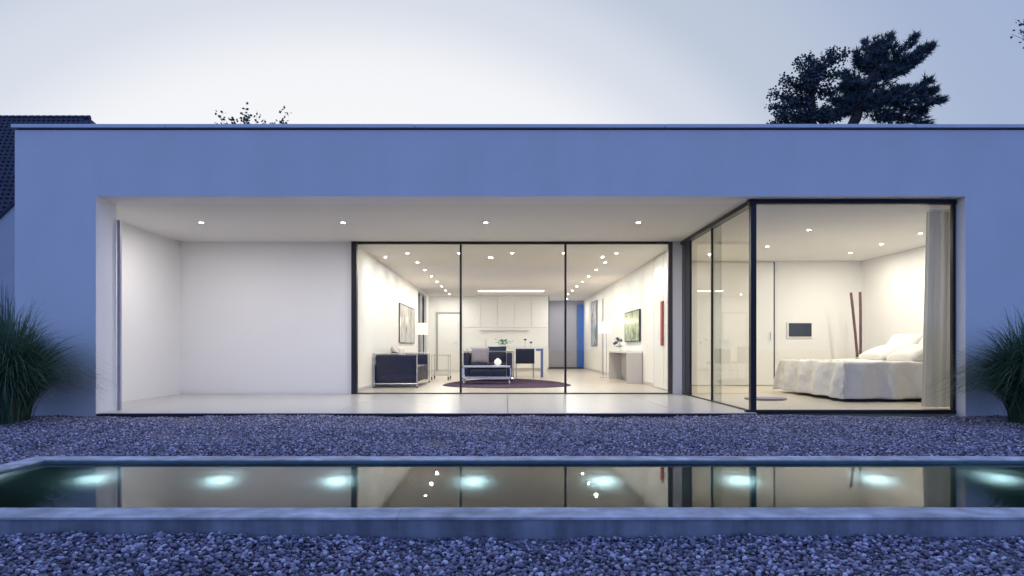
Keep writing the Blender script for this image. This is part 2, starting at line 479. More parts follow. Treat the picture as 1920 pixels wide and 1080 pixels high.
pl = bpy.data.lights.new('pool_glow', 'POINT'); pl.energy = 1.8; pl.color = (.66, .96, 1.0); pl.shadow_soft_size = .06
def pool_light(x, label):
    t = thing('underwater_light', label, 'pool light', (x, PY1 - .007, -.46), 'underwater lights along the far pool wall')
    y = PY1 - .007
    m_ = MB()
    for (r0, r1, ya, yb, nm, mt) in ((.085, .0, 0, .014, 'bezel', 'chrome'),):
        n = 24
        vs_ = [(x + r0 * math.cos(2 * PI * k / n), y - ya, -.46 + r0 * math.sin(2 * PI * k / n)) for k in range(n)]
        vs_ += [(x + r0 * .92 * math.cos(2 * PI * k / n), y - yb, -.46 + r0 * .92 * math.sin(2 * PI * k / n)) for k in range(n)]
        m_.add(vs_, [tuple(range(n)), tuple(range(2 * n - 1, n - 1, -1))] + [(k, (k + 1) % n, n + (k + 1) % n, n + k) for k in range(n)])
    m_.build('bezel', M['dark'], t)
    n = 24; q = MB(); r0 = .038
    q.add([(x + r0 * math.cos(2 * PI * k / n), y - .016, -.46 + r0 * math.sin(2 * PI * k / n)) for k in range(n)] + [(x, y - .026, -.46)], [(k, (k + 1) % n, n) for k in range(n)])
    q.build('lens', M['poollens'], t)
    lo = bpy.data.objects.new('pool_glow', pl); C.objects.link(lo); lo.parent = t; lo.location = (0, -.08, 0)
    return t
pn = ['leftmost underwater light, glowing teal by the left end of the pool', 'second underwater light from the left in the pool wall',
      'third underwater light from the left, beside the dark post reflection', 'fourth underwater light from the left, right of the first mullion reflection',
      'fifth underwater light from the left, below the right part of the living room glazing', 'sixth underwater light from the left, by the corner post reflection',
      'seventh underwater light from the left, in the bedroom reflection', 'rightmost underwater light in view, at the right edge of the pool']
for px_, lb in zip((188, 422, 637, 888, 1128, 1380, 1632, 1860), pn):
    pool_light((px_ - 945) / 1200 * PY1, lb)

# ================================================================== house
FY, HT = 7.96, 2.70                     # facade plane, ceiling height
GY = 11.36                              # living room glazing plane
BY = 8.16                               # bedroom glazing plane
house = thing('house', 'flat roofed white modern villa with covered terrace and full height glazing', 'house', (0, FY, 0))
XL, XR = -6.085, 8.6
f = MB()
f.prism_y([(XL, -.25), (-5.076, -.25), (-5.076, HT), (5.74, HT), (5.74, -.25), (XR, -.25), (XR, 3.525), (XL, 3.525)], FY, BY + .02)
f.prism_y([(XL, -.25), (-5.076, -.25), (-5.076, HT), (5.74, HT), (5.74, HT + .6), (XL, HT + .6)], BY + .02, 8.38)
f.build('facade_wall', M['render'], house)
B(XL + .01, XR, FY + .02, 8.6, 3.526, 3.545).build('shadow_joint', M['darkline'], house)
cuts = [XL - .03, -4.2, -1.1, 2.0, 5.1, XR + .03]
for a, b in zip(cuts, cuts[1:]):
    dz = random.uniform(-.002, .002)
    B(a + .002, b - .002, FY - .03, 8.5, 3.546, 3.592 + dz).build('coping', M['trim'], house, bevel=.006)
B(XL + .05, XR - .02, 8.5, 26, 3.3, 3.5).build('roof', M['trim'], house)
# terrace shell
B(XL, -5.75, 8.38, GY + .3, -.25, 3.29).build('terrace_end_wall', M['plaster'], house)
B(-5.75, -2.70, GY, GY + .3, -.25, 3.29).build('terrace_back_wall', M['plaster'], house)
cl = MB()
cl.box(-5.75, 3.17, 8.38, GY, HT, 3.0)
cl.build('terrace_ceiling', M['ceiling'], house)
# pier between the two glazings and the wall between living room and bedroom
B(2.985, 3.17, GY - .02, GY + .28, 0, HT).build('pier', M['plaster'], house)
B(3.17, 3.30, GY + .0, 25.8, -.25, HT).build('partition_wall', M['plaster'], house)
# living room
lc = MB()
lc.box(-2.70, 3.17, GY, 20.90, HT, 3.0); lc.box(-2.70, -.84, 20.90, 21.06, HT, 3.0); lc.box(1.3, 3.17, 20.90, 21.06, HT, 3.0); lc.box(-2.70, 3.17, 21.06, 25.8, HT, 3.0)
lc.build('living_room_ceiling', M['ceiling'], house)
B(-.84, 1.3, 20.905, 21.055, HT - .03, HT + .02).build('ceiling_light_strip', M['strip'], house)
w = MB()
w.box(-3.0, -2.70, GY + .3, 20.1, -.25, 3.0); w.box(-3.0, -2.70, 22.3, 23.4, -.25, 3.0)
w.box(-3.0, -2.70, 20.1, 22.3, 2.63, 3.0); w.box(-3.0, -2.70, 20.1, 22.3, -.25, .02)
w.build('living_room_side_wall', M['plaster'], house)
B(-2.70, 1.6, 23.1, 23.4, 0, HT).build('kitchen_wall', M['plaster'], house)
B(1.45, 1.6, 23.4, 25.5, 0, HT).build('hall_side_wall', M['plaster'], house)
B(1.45, 3.17, 25.5, 25.8, 0, HT).build('hall_end_wall', M['greydoor'], house)
B(1.62, 2.88, 25.46, 25.497, .06, 2.55).build('hall_door', M['greydoor'], house)
B(2.92, 3.165, 25.42, 25.497, .06, 2.55).build('dusk_slit_panel', M['duskblue'], house)  # opaque panel painted dusk blue in place of a slit window
B(1.60, 3.165, 25.40, 25.49, 0, .055).build('threshold', M['black'], house)
B(1.605, 1.63, 23.08, 23.098, .85, 2.68).build('dark_wall_slot', M['black'], house)
# side window of the living room
sw = thing('x', None, None); bpy.data.objects.remove(sw)
wi = bpy.data.objects.new('side_window', None); C.objects.link(wi); wi.parent = house; wi.location = (0, 0, 0)
fr = MB()
for y in (20.12, 22.22): fr.box(-2.86, -2.78, y, y + .06, .03, 2.62)
fr.box(-2.86, -2.78, 20.18, 22.22, .03, .09); fr.box(-2.86, -2.78, 20.18, 22.22, 2.56, 2.62)
fr.build('frame', M['dark'], wi)
B(-2.825, -2.815, 20.18, 22.22, .09, 2.56).build('pane', glass_mat('dark_tinted_glass', (.10, .12, .22), 1.25), wi)
bl = MB()
n = 14
zs = []
for k in range(n + 1):
    y = 21.0 + .4 * k / n
    zs.append((-2.745 + .02 * math.sin(k * 2.2), y))
vs_ = [(x, y, .05) for x, y in zs] + [(x, y, 2.6) for x, y in zs]
bl.add(vs_, [(k, k + 1, n + 2 + k, n + 1 + k) for k in range(n)])
bl.build('blind', M['curtain'], wi, smooth=True)
# internal door in the kitchen wall
idr = B(-2.38, -1.60, 23.06, 23.098, .01, 2.04).build('interior_door', M['whitelac'], house, bevel=.004)
adr = MB()
adr.box(-2.45, -2.39, 23.05, 23.098, 0, 2.12); adr.box(-1.59, -1.53, 23.05, 23.098, 0, 2.12); adr.box(-2.39, -1.59, 23.05, 23.098, 2.06, 2.12)
adr.build('door_frame', mat('door_frame_grey', (.38, .38, .36), .5), house)
MB().tube([(-1.70, 23.03, 1.02), (-1.70, 22.99, 1.02), (-1.82, 22.99, 1.02)], .011).build('door_handle', M['chrome'], idr)
# fitted kitchen on the back wall: tall fronts and a recessed niche
kit = thing('kitchen_cabinet_wall', 'white built in kitchen cabinets covering the back wall behind the counter', 'kitchen cabinet', (.05, 22.9, 0))
xs = [-1.45 + .61 * k for k in range(6)]
for k in range(5):
    a, b = xs[k] + .004, xs[k + 1] - .004
    B(a, b, 23.06, 23.095, 1.56, 2.69).build('upper_front', M['whitelac'], kit, bevel=.003)
    B(a, b, 23.0, 23.095, .10, .86).build('lower_front', M['whitelac'], kit, bevel=.003)
B(-1.45, 1.6, 22.97, 23.095, .865, .90).build('worktop', M['whitelac'], kit, bevel=.003)
B(-1.45, 1.6, 23.075, 23.095, .905, 1.555).build('splashback', M['whitelac'], kit)
B(-.9, .9, 23.00, 23.073, 1.44, 1.46).build('niche_shelf', M['greylac'], kit)
# door / wardrobe fronts on the partition next to the glass
for (a, b) in ((11.75, 12.55), (12.58, 13.38)):
    dd = B(3.135, 3.168, a, b, .01, 2.66).build('sliding_door_front', M['whitelac'], house, bevel=.003)
B(3.14, 3.168, 13.40, 13.43, .01, 2.68).build('door_edge_strip', M['greylac'], house)
B(3.13, 3.168, 20.4, 20.5, .01, 2.4).build('door_edge_strip', M['greylac'], house)
for (a, b) in ((13.45, 20.38), (20.52, 25.38)):
    B(3.155, 3.168, a, b, .0, .07).build('skirting', M['greylac'], house)
B(-2.698, -2.685, GY + .32, 20.08, 0, .07).build('skirting', M['greylac'], house)

# bedroom
bw = MB()
bw.box(3.30, 8.1, 13.9, 14.1, 0, HT)
bw.build('bedroom_back_wall', M['plaster'], house)
B(7.78, 8.1, BY + .02, 13.9, -.25, HT).build('bedroom_side_wall', M['plaster'], house)
bc = MB(); bc.box(3.17, 8.1, 8.38, 14.1, HT + .002, 3.0)
bc.build('bedroom_ceiling', M['ceiling'], house)
B(5.74, 8.1, BY + .02, 8.38, HT + .002, 3.0).build('bedroom_lintel', M['plaster'], house)
bd = B(3.9, 5.84, 13.865, 13.898, .012, 2.66).build('bedroom_sliding_door', M['whitelac'], house, bevel=.003)
B(5.845, 5.87, 13.87, 13.898, .0, 2.68).build('door_gap', M['black'], house)
MB().tube([(5.76, 13.83, .98), (5.76, 13.83, 1.16)], .01).build('door_handle', M['chrome'], bd)
B(5.87, 7.775, 13.882, 13.898, 0, .06).build('skirting', M['greylac'], house)
# outer shell so that no light leaks in
sh = MB()
sh.box(8.3, XR, BY + .02, 26, -.25, 3.29); sh.box(-3.0, XR - .3, 25.85, 26, -.25, 3.29); sh.box(-3.0, 1.45, 23.45, 25.84, -.25, .0)
sh.build('rear_wall', M['render'], house)

# floors
B(-2.70, 3.17, GY, 25.8, -.25, 0).build('living_room_floor', M['floor'])
B(3.171, 7.78, BY + .02, 13.9, -.25, 0).build('bedroom_floor', M['bedfloor'])
tf = B(-5.75, 3.17, 8.0, GY, -.25, -.022).build('terrace_floor', M['darkline'])
for o in C.objects:
    if o.name in ('living_room_floor', 'bedroom_floor', 'terrace_floor'): tag(o, kind='structure')
tx = [-5.748, -4.30, -2.13, .05, 2.22, 3.168]
ty = [7.995, 9.66, GY - .03]
for i in range(5):
    for j in range(2):
        xa = max(tx[i], -5.072) if (j == 0 and i == 0) else tx[i]
        B(xa + .003, tx[i + 1] - .003, ty[j] + .003, ty[j + 1] - .003, -.02, random.uniform(-.001, .001)).build('floor_slab', M['tile'], tf, bevel=.002, seg=1)
B(-5.074, 3.12, 7.962, 7.992, -.25, -.006).build('edge_strip', M['darkline'], tf)
B(-5.748, -5.076, 8.385, 9.657, -.02, 0).build('floor_slab', M['tile'], tf)

B(-5.072, -5.035, 8.39, 8.43, .0, 2.49).build('guide_post', mat('slate_post', (.36, .36, .43), .5), house)
# living room glazing
lw = bpy.data.objects.new('living_room_window', None); C.objects.link(lw); lw.parent = house
yy0, yy1 = GY - .03, GY + .03
fr = MB()
fr.box(-2.695, -2.60, yy0 - .04, yy1, .0, 2.695)
fr.build('corner_post', M['dark'], lw)
B(2.91, 2.984, yy0, yy1, .0, 2.695).build('end_post', mat('bronze_frame', (.12, .10, .09), .4, .5), lw)
B(-2.598, 2.908, yy0 - .01, yy1, 2.655, 2.697).build('head_rail', M['dark'], lw)
B(-2.598, 2.908, yy0, yy1, .0005, .022).build('bottom_track', mat('track_bronze', (.13, .11, .10), .4, .5), lw)
for x in (-.767, 1.089):
    B(x - .018, x + .018, yy0, yy1, .024, 2.653).build('mullion', M['dark'], lw)
for a, b in ((-2.598, -.787), (-.747, 1.069), (1.109, 2.908)):
    B(a, b, GY - .006, GY + .006, .024, 2.653).build('pane', M['pane'], lw)
for o in (lw, wi):
    pass
# bedroom glazing: front light, side sliders, corner post
bwn = bpy.data.objects.new('bedroom_window', None); C.objects.link(bwn); bwn.parent = house
B(3.135, 3.205, BY - .035, BY + .035, .0, 2.64).build('corner_post', M['dark'], bwn)
B(3.10, 5.738, BY - .05, BY + .02, 2.64, 2.698).build('head_rail', M['dark'], bwn)
B(3.07, 5.738, BY - .04, BY + .02, -.02, .028).build('bottom_track', M['dark'], bwn)
B(5.70, 5.738, BY - .03, BY + .018, .03, 2.638).build('end_post', M['dark'], bwn)
B(3.207, 5.698, BY - .006, BY + .006, .03, 2.638).build('pane', M['pane'], bwn)
B(3.12, 3.22, BY + .04, GY - .03, 2.64, 2.697).build('head_rail', M['dark'], bwn)
B(3.15, 3.19, BY + .04, GY - .03, .0005, .016).build('bottom_track', M['dark'], bwn)
B(3.164, 3.176, BY + .04, 9.40, .018, 2.638).build('pane', M['pane'], bwn)
B(3.180, 3.192, 9.39, 9.74, .018, 2.638).build('pane', M['pane2'], bwn)
B(3.164, 3.176, 9.77, 10.85, .018, 2.638).build('pane', M['pane'], bwn)
B(3.155, 3.185, 9.745, 9.765, .018, 2.638).build('stile', M['dark'], bwn)
B(3.150, 3.190, 10.86, 10.92, .018, 2.638).build('stile', M['dark'], bwn)
B(3.156, 3.184, 10.93, 11.14, .018, 2.638).build('side_panel', M['dark'], bwn)
B(3.15, 3.19, 11.15, 11.33, .018, 2.638).build('side_panel', mat('slate_frame', (.06, .065, .09), .5), bwn)

# ================================================================== downlights
def lens_ring(x, y, z, r=.05):
    pass
sp = bpy.data.lights.new('downlight_beam', 'AREA'); sp.shape = 'DISK'; sp.size = .07
sp.color = (1.0, .96, .86); sp.energy = 20
sp2 = sp.copy(); sp2.energy = 27; sp2.color = (1.0, .965, .965)
sp3 = sp.copy(); sp3.energy = 23; sp3.color = (1.0, .93, .79)
proto = {}
def downlight(x, y, label, group, beam):
    if beam.name not in proto:
        t = thing('ceiling_light', label, 'downlight', (x, y, HT), group)
        MB().lathe([(.035, 0), (.053, 0), (.053, -.005), (.035, -.006)], (x, y, HT), 24).build('trim_ring', M['whitelac'], t, smooth=True)
        MB().lathe([(.036, -.0035), (.026, -.008), (.001, -.011)], (x, y, HT), 20).build('lens', M['lens'], t, smooth=True)
        lo = bpy.data.objects.new('downlight_beam', beam); C.objects.link(lo); lo.parent = t; lo.location = (0, 0, -.03)
        proto[beam.name] = t
        return t
    t = copy_tree(proto[beam.name]); t.location = (x, y, HT)
    return tag(t, label, 'downlight', group)
nth = ['first', 'second', 'third', 'fourth', 'fifth', 'sixth', 'seventh', 'eighth', 'ninth']
tn = ['leftmost downlight in the terrace ceiling, above the blank white wall', 'second terrace ceiling downlight from the left, above the dark corner post',
      'third terrace ceiling downlight from the left, above the middle glass pane', 'rightmost terrace ceiling downlight, near the bedroom glass corner']
for px_, lb in zip((377, 643, 911, 1197), tn):
    y = 9.6
    downlight((px_ - 945) / 1200 * y, y, lb, 'downlights in the terrace ceiling', sp2)
fn = ['leftmost of the downlights just inside the living room glass', 'living room downlight beside the first mullion, just inside the glass',
      'middle downlight of the row just inside the living room glass', 'living room downlight beside the second mullion, just inside the glass', 'rightmost of the downlights just inside the living room glass']
for x, lb in zip((-1.92, -.89, .16, 1.185, 2.23), fn):
    downlight(x, 12.7, lb, 'downlights across the front of the living room ceiling', sp)
for x, side in ((-1.90, 'left'), (2.22, 'right')):
    for k in range(7):
        downlight(x, 14.05 + 1.36 * k, nth[k] + ' downlight from the glass in the %s row running into the living room' % side, 'downlights in two rows along the living room ceiling', sp)
downlight(2.4, 24.4, 'added downlight in the ceiling of the hall, brightening the grey door', 'downlights in two rows along the living room ceiling', sp)  # no lamp known here; added to brighten the hall end
for x, y, lb in ((4.86, 10.2, 'front downlight over the open floor left of the bed'), (4.88, 11.86, 'rear downlight over the open floor left of the bed'),
                 (6.82, 10.48, 'downlight above the bed nearest the curtain'), (6.84, 11.6, 'middle downlight of the row above the bed'), (6.85, 12.66, 'rear downlight of the row above the bed')):
    downlight(x, y, lb, 'downlights in the bedroom ceiling', sp3)

# ================================================================== furniture
def cushion(x0, x1, y0, y1, z0, z1, name, m, parent=None, loc=None, puff=.35, bevel=.03):
    q = MB().box(x0, x1, y0, y1, z0, z1)
    return q.build(name, m, parent, loc, bevel=min(bevel, (x1 - x0) * .4, (y1 - y0) * .4, (z1 - z0) * .4), seg=3, smooth=True)

def pillow(name, m, c, sx, sy, sz, rx=0, ry=0, rz=0, parent=None):
    bm = bmesh.new(); N_ = 10
    grid = {}
    for s in (1, -1):
        for i in range(N_ + 1):
            for j in range(N_ + 1):
                u, v = i / N_ * 2 - 1, j / N_ * 2 - 1
                e = max(0, (1 - u ** 4) * (1 - v ** 4)) ** .5
                pin = 1 - .07 * (1 - abs(u) ** 2) * abs(v) ** 6; pin2 = 1 - .07 * (1 - abs(v) ** 2) * abs(u) ** 6
                z = s * e * (1 + .12 * noise.noise(Vector((u * 1.5 + c[0], v * 1.5, s))))
                if e < 1e-6 and s == -1: grid[(s, i, j)] = grid[(1, i, j)]; continue
                grid[(s, i, j)] = bm.verts.new((u * pin2 * sx / 2, v * pin * sy / 2, z * sz / 2))
    for s in (1, -1):
        for i in range(N_):
            for j in range(N_):
                a = [grid[(s, i, j)], grid[(s, i + 1, j)], grid[(s, i + 1, j + 1)], grid[(s, i, j + 1)]]
                bm.faces.new(a if s == 1 else a[::-1])
    for f_ in bm.faces: f_.smooth = True
    me = bpy.data.meshes.new(name); bm.to_mesh(me); bm.free(); me.materials.append(m)
    o = bpy.data.objects.new(name, me); C.objects.link(o)
    base = wloc(parent) if parent else Vector((0, 0, 0))
    if parent: o.parent = parent
    o.location = Vector(c) - base; o.rotation_euler = (rx, ry, rz)
    return o

def club_sofa(label, loc, w, d, h, seats, rot):
    """Tubular-framed sofa, origin at the middle of its floor rectangle, facing -y before rotation."""
    t = thing('sofa', label, 'sofa', (0, 0, 0), 'navy leather sofas with steel tube frames')
    hw, hd = w / 2, d / 2
    a = .17
    cushion(-hw + .03, -hw + a, -hd + .02, hd - .03, .10, h - .02, 'armrest', M['navy'], t)
    cushion(hw - a, hw - .03, -hd + .02, hd - .03, .10, h - .02, 'armrest', M['navy'], t)
    cushion(-hw + a + .005, hw - a - .005, hd - .19, hd - .03, .10, h - .02, 'backrest', M['navy'], t)
    sw_ = (w - 2 * a - .01) / seats
    for k in range(seats):
        x0 = -hw + a + .005 + k * sw_
        cushion(x0 + .003, x0 + sw_ - .003, -hd + .02, hd - .20, .30, .44, 'seat_cushion', M['navy'], t)
    cushion(-hw + a + .005, hw - a - .005, -hd + .03, hd - .20, .10, .295, 'seat_base', M['navy'], t)
    r = .012
    fm = MB()
    for x in (-hw, hw):
        fm.tube([(x, -hd, .02), (x, -hd, h - .02), (x, -hd + .02, h), (x, hd - .02, h), (x, hd, h - .02), (x, hd, .02)], r)
        fm.tube([(x, -hd, .085), (x, hd, .085)], r)
    fm.tube([(-hw, hd, h), (hw, hd, h)], r)
    fm.tube([(-hw, hd, .085), (hw, hd, .085)], r); fm.tube([(-hw, -hd, .085), (hw, -hd, .085)], r)
    fm.build('frame', M['chrome'], t, smooth=True)
    for x in (-hw, hw):
        for y in (-hd, hd):
            MB().lathe([(.02, 0), (.024, .02), (.018, .03)], (x, y, 0), 10).build('foot', M['black'], t)
    t.location = loc; t.rotation_euler.z = rot
    return t
club_sofa('long navy leather sofa with steel frame against the left living room wall', (-2.22, 14.15, 0), 2.1, .88, .70, 3, R(90))
club_sofa('navy leather two seat sofa with steel frame behind the coffee table', (-.39, 15.75, .012), 1.24, .76, .72, 2, 0)
tag(pillow('cushion', M['cushion'], (-.58, 15.52, .63), .44, .42, .17, R(72)), 'square mauve cushion leaning on the two seat sofa behind the coffee table', 'cushion')
tag(pillow('cushion', M['pinkcush'], (-2.40, 14.9, .62), .5, .5, .16, R(8), R(78)), 'pale blush cushion at the far end of the long navy sofa', 'cushion')
tag(pillow('cushion', M['pinkcush'], (-2.40, 14.2, .62), .5, .5, .16, R(-5), R(74)), 'blush cushion in the middle of the long navy sofa', 'cushion')
tag(pillow('cushion', M['navyfab'], (-2.32, 13.75, .60), .3, .4, .14, 0, R(72)), 'small dark cushion near the glass end of the long navy sofa', 'cushion')

# rug: broad shape with pointed sides
rp_ = []
for k in range(64):
    a = 2 * PI * k / 64
    x = 1.40 * math.copysign(abs(math.cos(a)) ** 1.1, math.cos(a))
    s_ = math.sin(a)
    y = 14.0 + (3.0 * s_ if s_ > 0 else 1.05 * s_) * (1 if s_ < 0 else (1 - .1 * abs(math.cos(a))))
    rp_.append((.06 + x, y))
tag(MB().prism(rp_, .001, .012).build('rug', M['rug'], loc=(.06, 14, 0)), 'large rounded plum rug under the coffee table', 'rug')

# coffee table on castors
ct = thing('coffee_table', 'low white framed coffee table on castors, standing on the plum rug', 'coffee table', (-.37, 14.45, .012))
x0, x1, y0, y1 = -.92, .15, 14.12, 14.72
def frame_table(t, x0, x1, y0, y1, zt, zs, r, mt):
    q = MB()
    for z in (zt, zs):
        for a, b in (((x0, y0), (x1, y0)), ((x1, y0), (x1, y1)), ((x1, y1), (x0, y1)), ((x0, y1), (x0, y0))):
            q.box(min(a[0], b[0]) - r, max(a[0], b[0]) + r, min(a[1], b[1]) - r, max(a[1], b[1]) + r, z - r, z + r)
    q.build('frame', mt, t)
    for x in (x0, x1):
        for y in (y0, y1):
            B(x - r * .98, x + r * .98, y - r * .98, y + r * .98, zs + r, zt - r).build('leg', mt, t)
frame_table(ct, x0, x1, y0, y1, .40, .145, .014, M['chrome'])
B(x0 + .015, x1 - .015, y0 + .015, y1 - .015, .398, .408).build('table_top', M['whitelac'], ct)
B(x0 + .015, x1 - .015, y0 + .015, y1 - .015, .143, .151).build('shelf', M['whitelac'], ct)
for x in (x0 + .03, x1 - .03):
    for y in (y0 + .03, y1 - .03):
        q = MB(); q.tube([(x - .014, y, .05), (x + .014, y, .05)], .037, 14); q.tube([(x, y, .075), (x, y, .131)], .009, 6)
        q.build('castor', M['greylac'], ct, smooth=True)
vz = .415
tag(MB().lathe([(.15, 0), (.16, .012), (.155, .015), (.0005, .008)], (-.12, 14.4, .409), 24).build('tray', M['white'], loc=(-.12, 14.4, .409), smooth=True), 'shallow white tray on the coffee table', 'tray')
tag(MB().lathe([(.04, 0), (.07, .03), (.085, .075), (.07, .12), (.03, .15), (.025, .165), (.0005, .165)], (-.14, 14.42, .424), 24).build('vase', M['white'], loc=(-.14, 14.42, .424), smooth=True), 'round white vase on the tray of the coffee table', 'vase')
bk = thing('book', 'grey book lying on the lower shelf of the coffee table', 'book', (-.5, 14.4, .152))
B(-.62, -.40, 14.28, 14.44, .152, .157).build('cover', M['cushion'], bk); B(-.615, -.405, 14.285, 14.435, .157, .175).build('pages', M['white'], bk); B(-.62, -.40, 14.28, 14.44, .175, .18).build('cover', M['cushion'], bk)

# bar trolley
tr = thing('bar_trolley', 'slim metal and glass trolley on black castors beside the long sofa', 'trolley', (-1.62, 16.5, 0))
x0, x1, y0, y1 = -1.84, -1.42, 16.3, 16.95
q = MB()
for x in (x0, x1):
    for y in (y0, y1): q.box(x - .009, x + .009, y - .009, y + .009, .09, .66)
for z in (.63, .24, .12):
    for y in (y0, y1): q.box(x0 + .009, x1 - .009, y - .008, y + .008, z - .008, z + .008)
    for x in (x0, x1): q.box(x - .008, x + .008, y0 + .009, y1 - .009, z - .008, z + .008)
q.build('frame', M['greylac'], tr)
for z in (.632, .242): B(x0 + .01, x1 - .01, y0 + .01, y1 - .01, z, z + .007).build('glass_shelf', M['pane'], tr)
for x in (x0, x1):
    for y in (y0, y1):
        q = MB(); q.tube([(x - .015, y, .045), (x + .015, y, .045)], .044, 14); q.build('castor', M['black'], tr, smooth=True)

def floor_lamp(x, y, z0, z1, rad, label, poles, en):
    t = thing('floor_lamp', label, 'floor lamp', (x, y, 0), 'floor lamps with drum shades')
    MB().lathe([(.15, 0), (.15, .02), (.02, .028), (.0005, .03)], (x, y, 0), 28).build('base', M['chrome'], t, smooth=True)
    for dx in poles: MB().tube([(x + dx, y, .02), (x + dx, y, z0 + .06)], .010, 8).build('pole', M['chrome'], t, smooth=True)
    MB().lathe([(rad, z0), (rad, z1), (rad - .006, z1), (rad - .006, z0)], (x, y, 0), 32).build('lamp_shade', M['shade'], t, smooth=True)
    MB().lathe([(.02, 0), (.045, .05), (.03, .09), (.0005, .10)], (x, y, z0 + .07), 16).build('bulb', M['lens'], t, smooth=True)
    ld = bpy.data.lights.new('lamp_glow', 'POINT'); ld.energy = en; ld.color = (1, .78, .52); ld.shadow_soft_size = .05
    lo = bpy.data.objects.new('lamp_glow', ld); C.objects.link(lo); lo.parent = t; lo.location = (0, 0, z1 + .03)
    return t
floor_lamp(-2.24, 17.6, 1.20, 1.50, .15, 'lit floor lamp behind the long sofa, in front of the dark side window', (0,), 9)
floor_lamp(2.79, 17.7, 1.24, 1.53, .175, 'lit floor lamp on a double pole between the long painting and the desk', (-.045, .045), 9)

# console desk on the right wall
dk = thing('console_desk', 'grey white console desk with solid end panels against the right wall', 'desk', (2.99, 15.8, 0))
B(2.80, 3.152, 14.6, 17.1, .70, .745).build('desk_top', M['whitelac'], dk, bevel=.003)
B(2.80, 3.152, 14.6, 14.66, 0, .699).build('end_panel', M['greylac'], dk, bevel=.003)
B(2.80, 3.152, 17.04, 17.1, 0, .699).build('end_panel', M['greylac'], dk, bevel=.003)
B(3.12, 3.15, 14.665, 17.035, .1, .699).build('back_panel', M['greylac'], dk)
B(2.84, 3.115, 14.8, 14.85, 0.0, .699).build('divider_panel', M['greylac'], dk)

def orchid(x, y, z, label):
    t = thing('orchid', label, 'flower', (x, y, z))
    MB().lathe([(.035, 0), (.05, .05), (.045, .09), (.038, .092), (.0005, .08)], (x, y, z), 16).build('pot', M['white'], t, smooth=True)
    MB().tube([(x, y, z + .08), (x + .02, y, z + .2), (x + .05, y - .02, z + .30), (x + .0, y - .04, z + .33)], .006, 6).build('stem', M['leaf'], t)
    rr = random.Random(3)
    for k in range(9):
        c = Vector((x + rr.uniform(-.1, .09), y + rr.uniform(-.08, .08), z + rr.uniform(.13, .34)))
        q = MB()
        for j in range(5):
            a = 2 * PI * j / 5 + k
            u = Vector((math.cos(a), .3 * math.sin(k), math.sin(a))) * .045
            v = Vector((-math.sin(a), 0, math.cos(a))) * .018
            q.add([c, c + u * .6 + v, c + u, c + u * .6 - v], [(0, 1, 2, 3)])
        q.build('bloom', M['white'] if k % 2 else M['black'], t)
    for k in range(4):
        a = k * 1.6 + .3; d = Vector((math.cos(a), math.sin(a), .35)); s_ = Vector((-math.sin(a), math.cos(a), 0)) * .02
        c = Vector((x, y, z + .085))
        MB().add([c - s_, c + s_, c + d * .09 + s_ * 1.3, c + d * .16, c + d * .09 - s_ * 1.3], [(0, 1, 2, 3, 4)]).build('leaf', M['leaf'], t)
orchid(2.92, 16.3, .746, 'potted orchid with black and white blooms on the console desk')

# wall art
def art_mat(name, c, scale, axis_stretch=(1, 1, 1), dist=2):
    m = bpy.data.materials.new(name); m.use_nodes = True
    n, l = m.node_tree.nodes, m.node_tree.links
    p = n['Principled BSDF']; p.inputs['Roughness'].default_value = .35
    co = n.new('ShaderNodeTexCoord'); mp = n.new('ShaderNodeMapping'); mp.inputs['Scale'].default_value = axis_stretch
    nz = n.new('ShaderNodeTexNoise'); nz.inputs['Scale'].default_value = scale; nz.inputs['Detail'].default_value = 5; nz.inputs['Distortion'].default_value = dist
    r_ = n.new('ShaderNodeValToRGB')
    e = r_.color_ramp.elements
    e[0].position, e[0].color = .3, (*c[0], 1); e[1].position, e[1].color = .7, (*c[-1], 1)
    for i, cc in enumerate(c[1:-1]):
        q = e.new(.3 + .4 * (i + 1) / (len(c) - 1)); q.color = (*cc, 1)
    l.new(co.outputs['Object'], mp.inputs[0]); l.new(mp.outputs[0], nz.inputs[0]); l.new(nz.outputs['Fac'], r_.inputs[0]); l.new(r_.outputs[0], p.inputs['Base Color'])
    return m
def picture(label, xw, side, y0, y1, z0, z1, m, cat='painting', th=.03, edge='black'):
    s_ = 1 if side == 'l' else -1       # 'l': hangs on the left wall and faces +x
    t = thing('painting', label, cat, (xw, (y0 + y1) / 2, z0))
    a, b = sorted((xw + s_ * .002, xw + s_ * th))
    q = MB(); w_ = .02
    q.box(a, b, y0, y0 + w_, z0, z1); q.box(a, b, y1 - w_, y1, z0, z1); q.box(a, b, y0 + w_, y1 - w_, z0, z0 + w_); q.box(a, b, y0 + w_, y1 - w_, z1 - w_, z1)
    q.build('frame', M[edge], t)
    a, b = sorted((xw + s_ * .004, xw + s_ * (th - .006)))
    B(a, b, y0 + w_ + .001, y1 - w_ - .001, z0 + w_ + .001, z1 - w_ - .001).build('canvas', m, t)
    return t
picture('grey abstract painting with vertical strokes above the long sofa', -2.70, 'l', 16.4, 19.1, .95, 1.98,
        art_mat('grey_strokes', [(.04, .04, .04), (.3, .3, .29), (.7, .69, .66), (.12, .12, .12), (.6, .6, .57)], 2.2, (1, 1.6, .35)))
picture('tall teal and white abstract painting left of the right floor lamp', 3.17, 'r', 21.7, 23.1, .90, 2.45,
        art_mat('teal_white', [(.02, .05, .07), (.03, .16, .20), (.7, .72, .72), (.12, .04, .06), (.75, .74, .72)], 1.3, (1, 1.4, .6)))
picture('flat mottled green image in black frame above the console desk', 3.17, 'r', 14.8, 16.55, .97, 1.72,
        art_mat('green_mottle', [(.03, .05, .03), (.18, .26, .10), (.42, .46, .30), (.55, .62, .38), (.2, .3, .12)], 1.8), th=.05)  # mottled green colour fills the frame
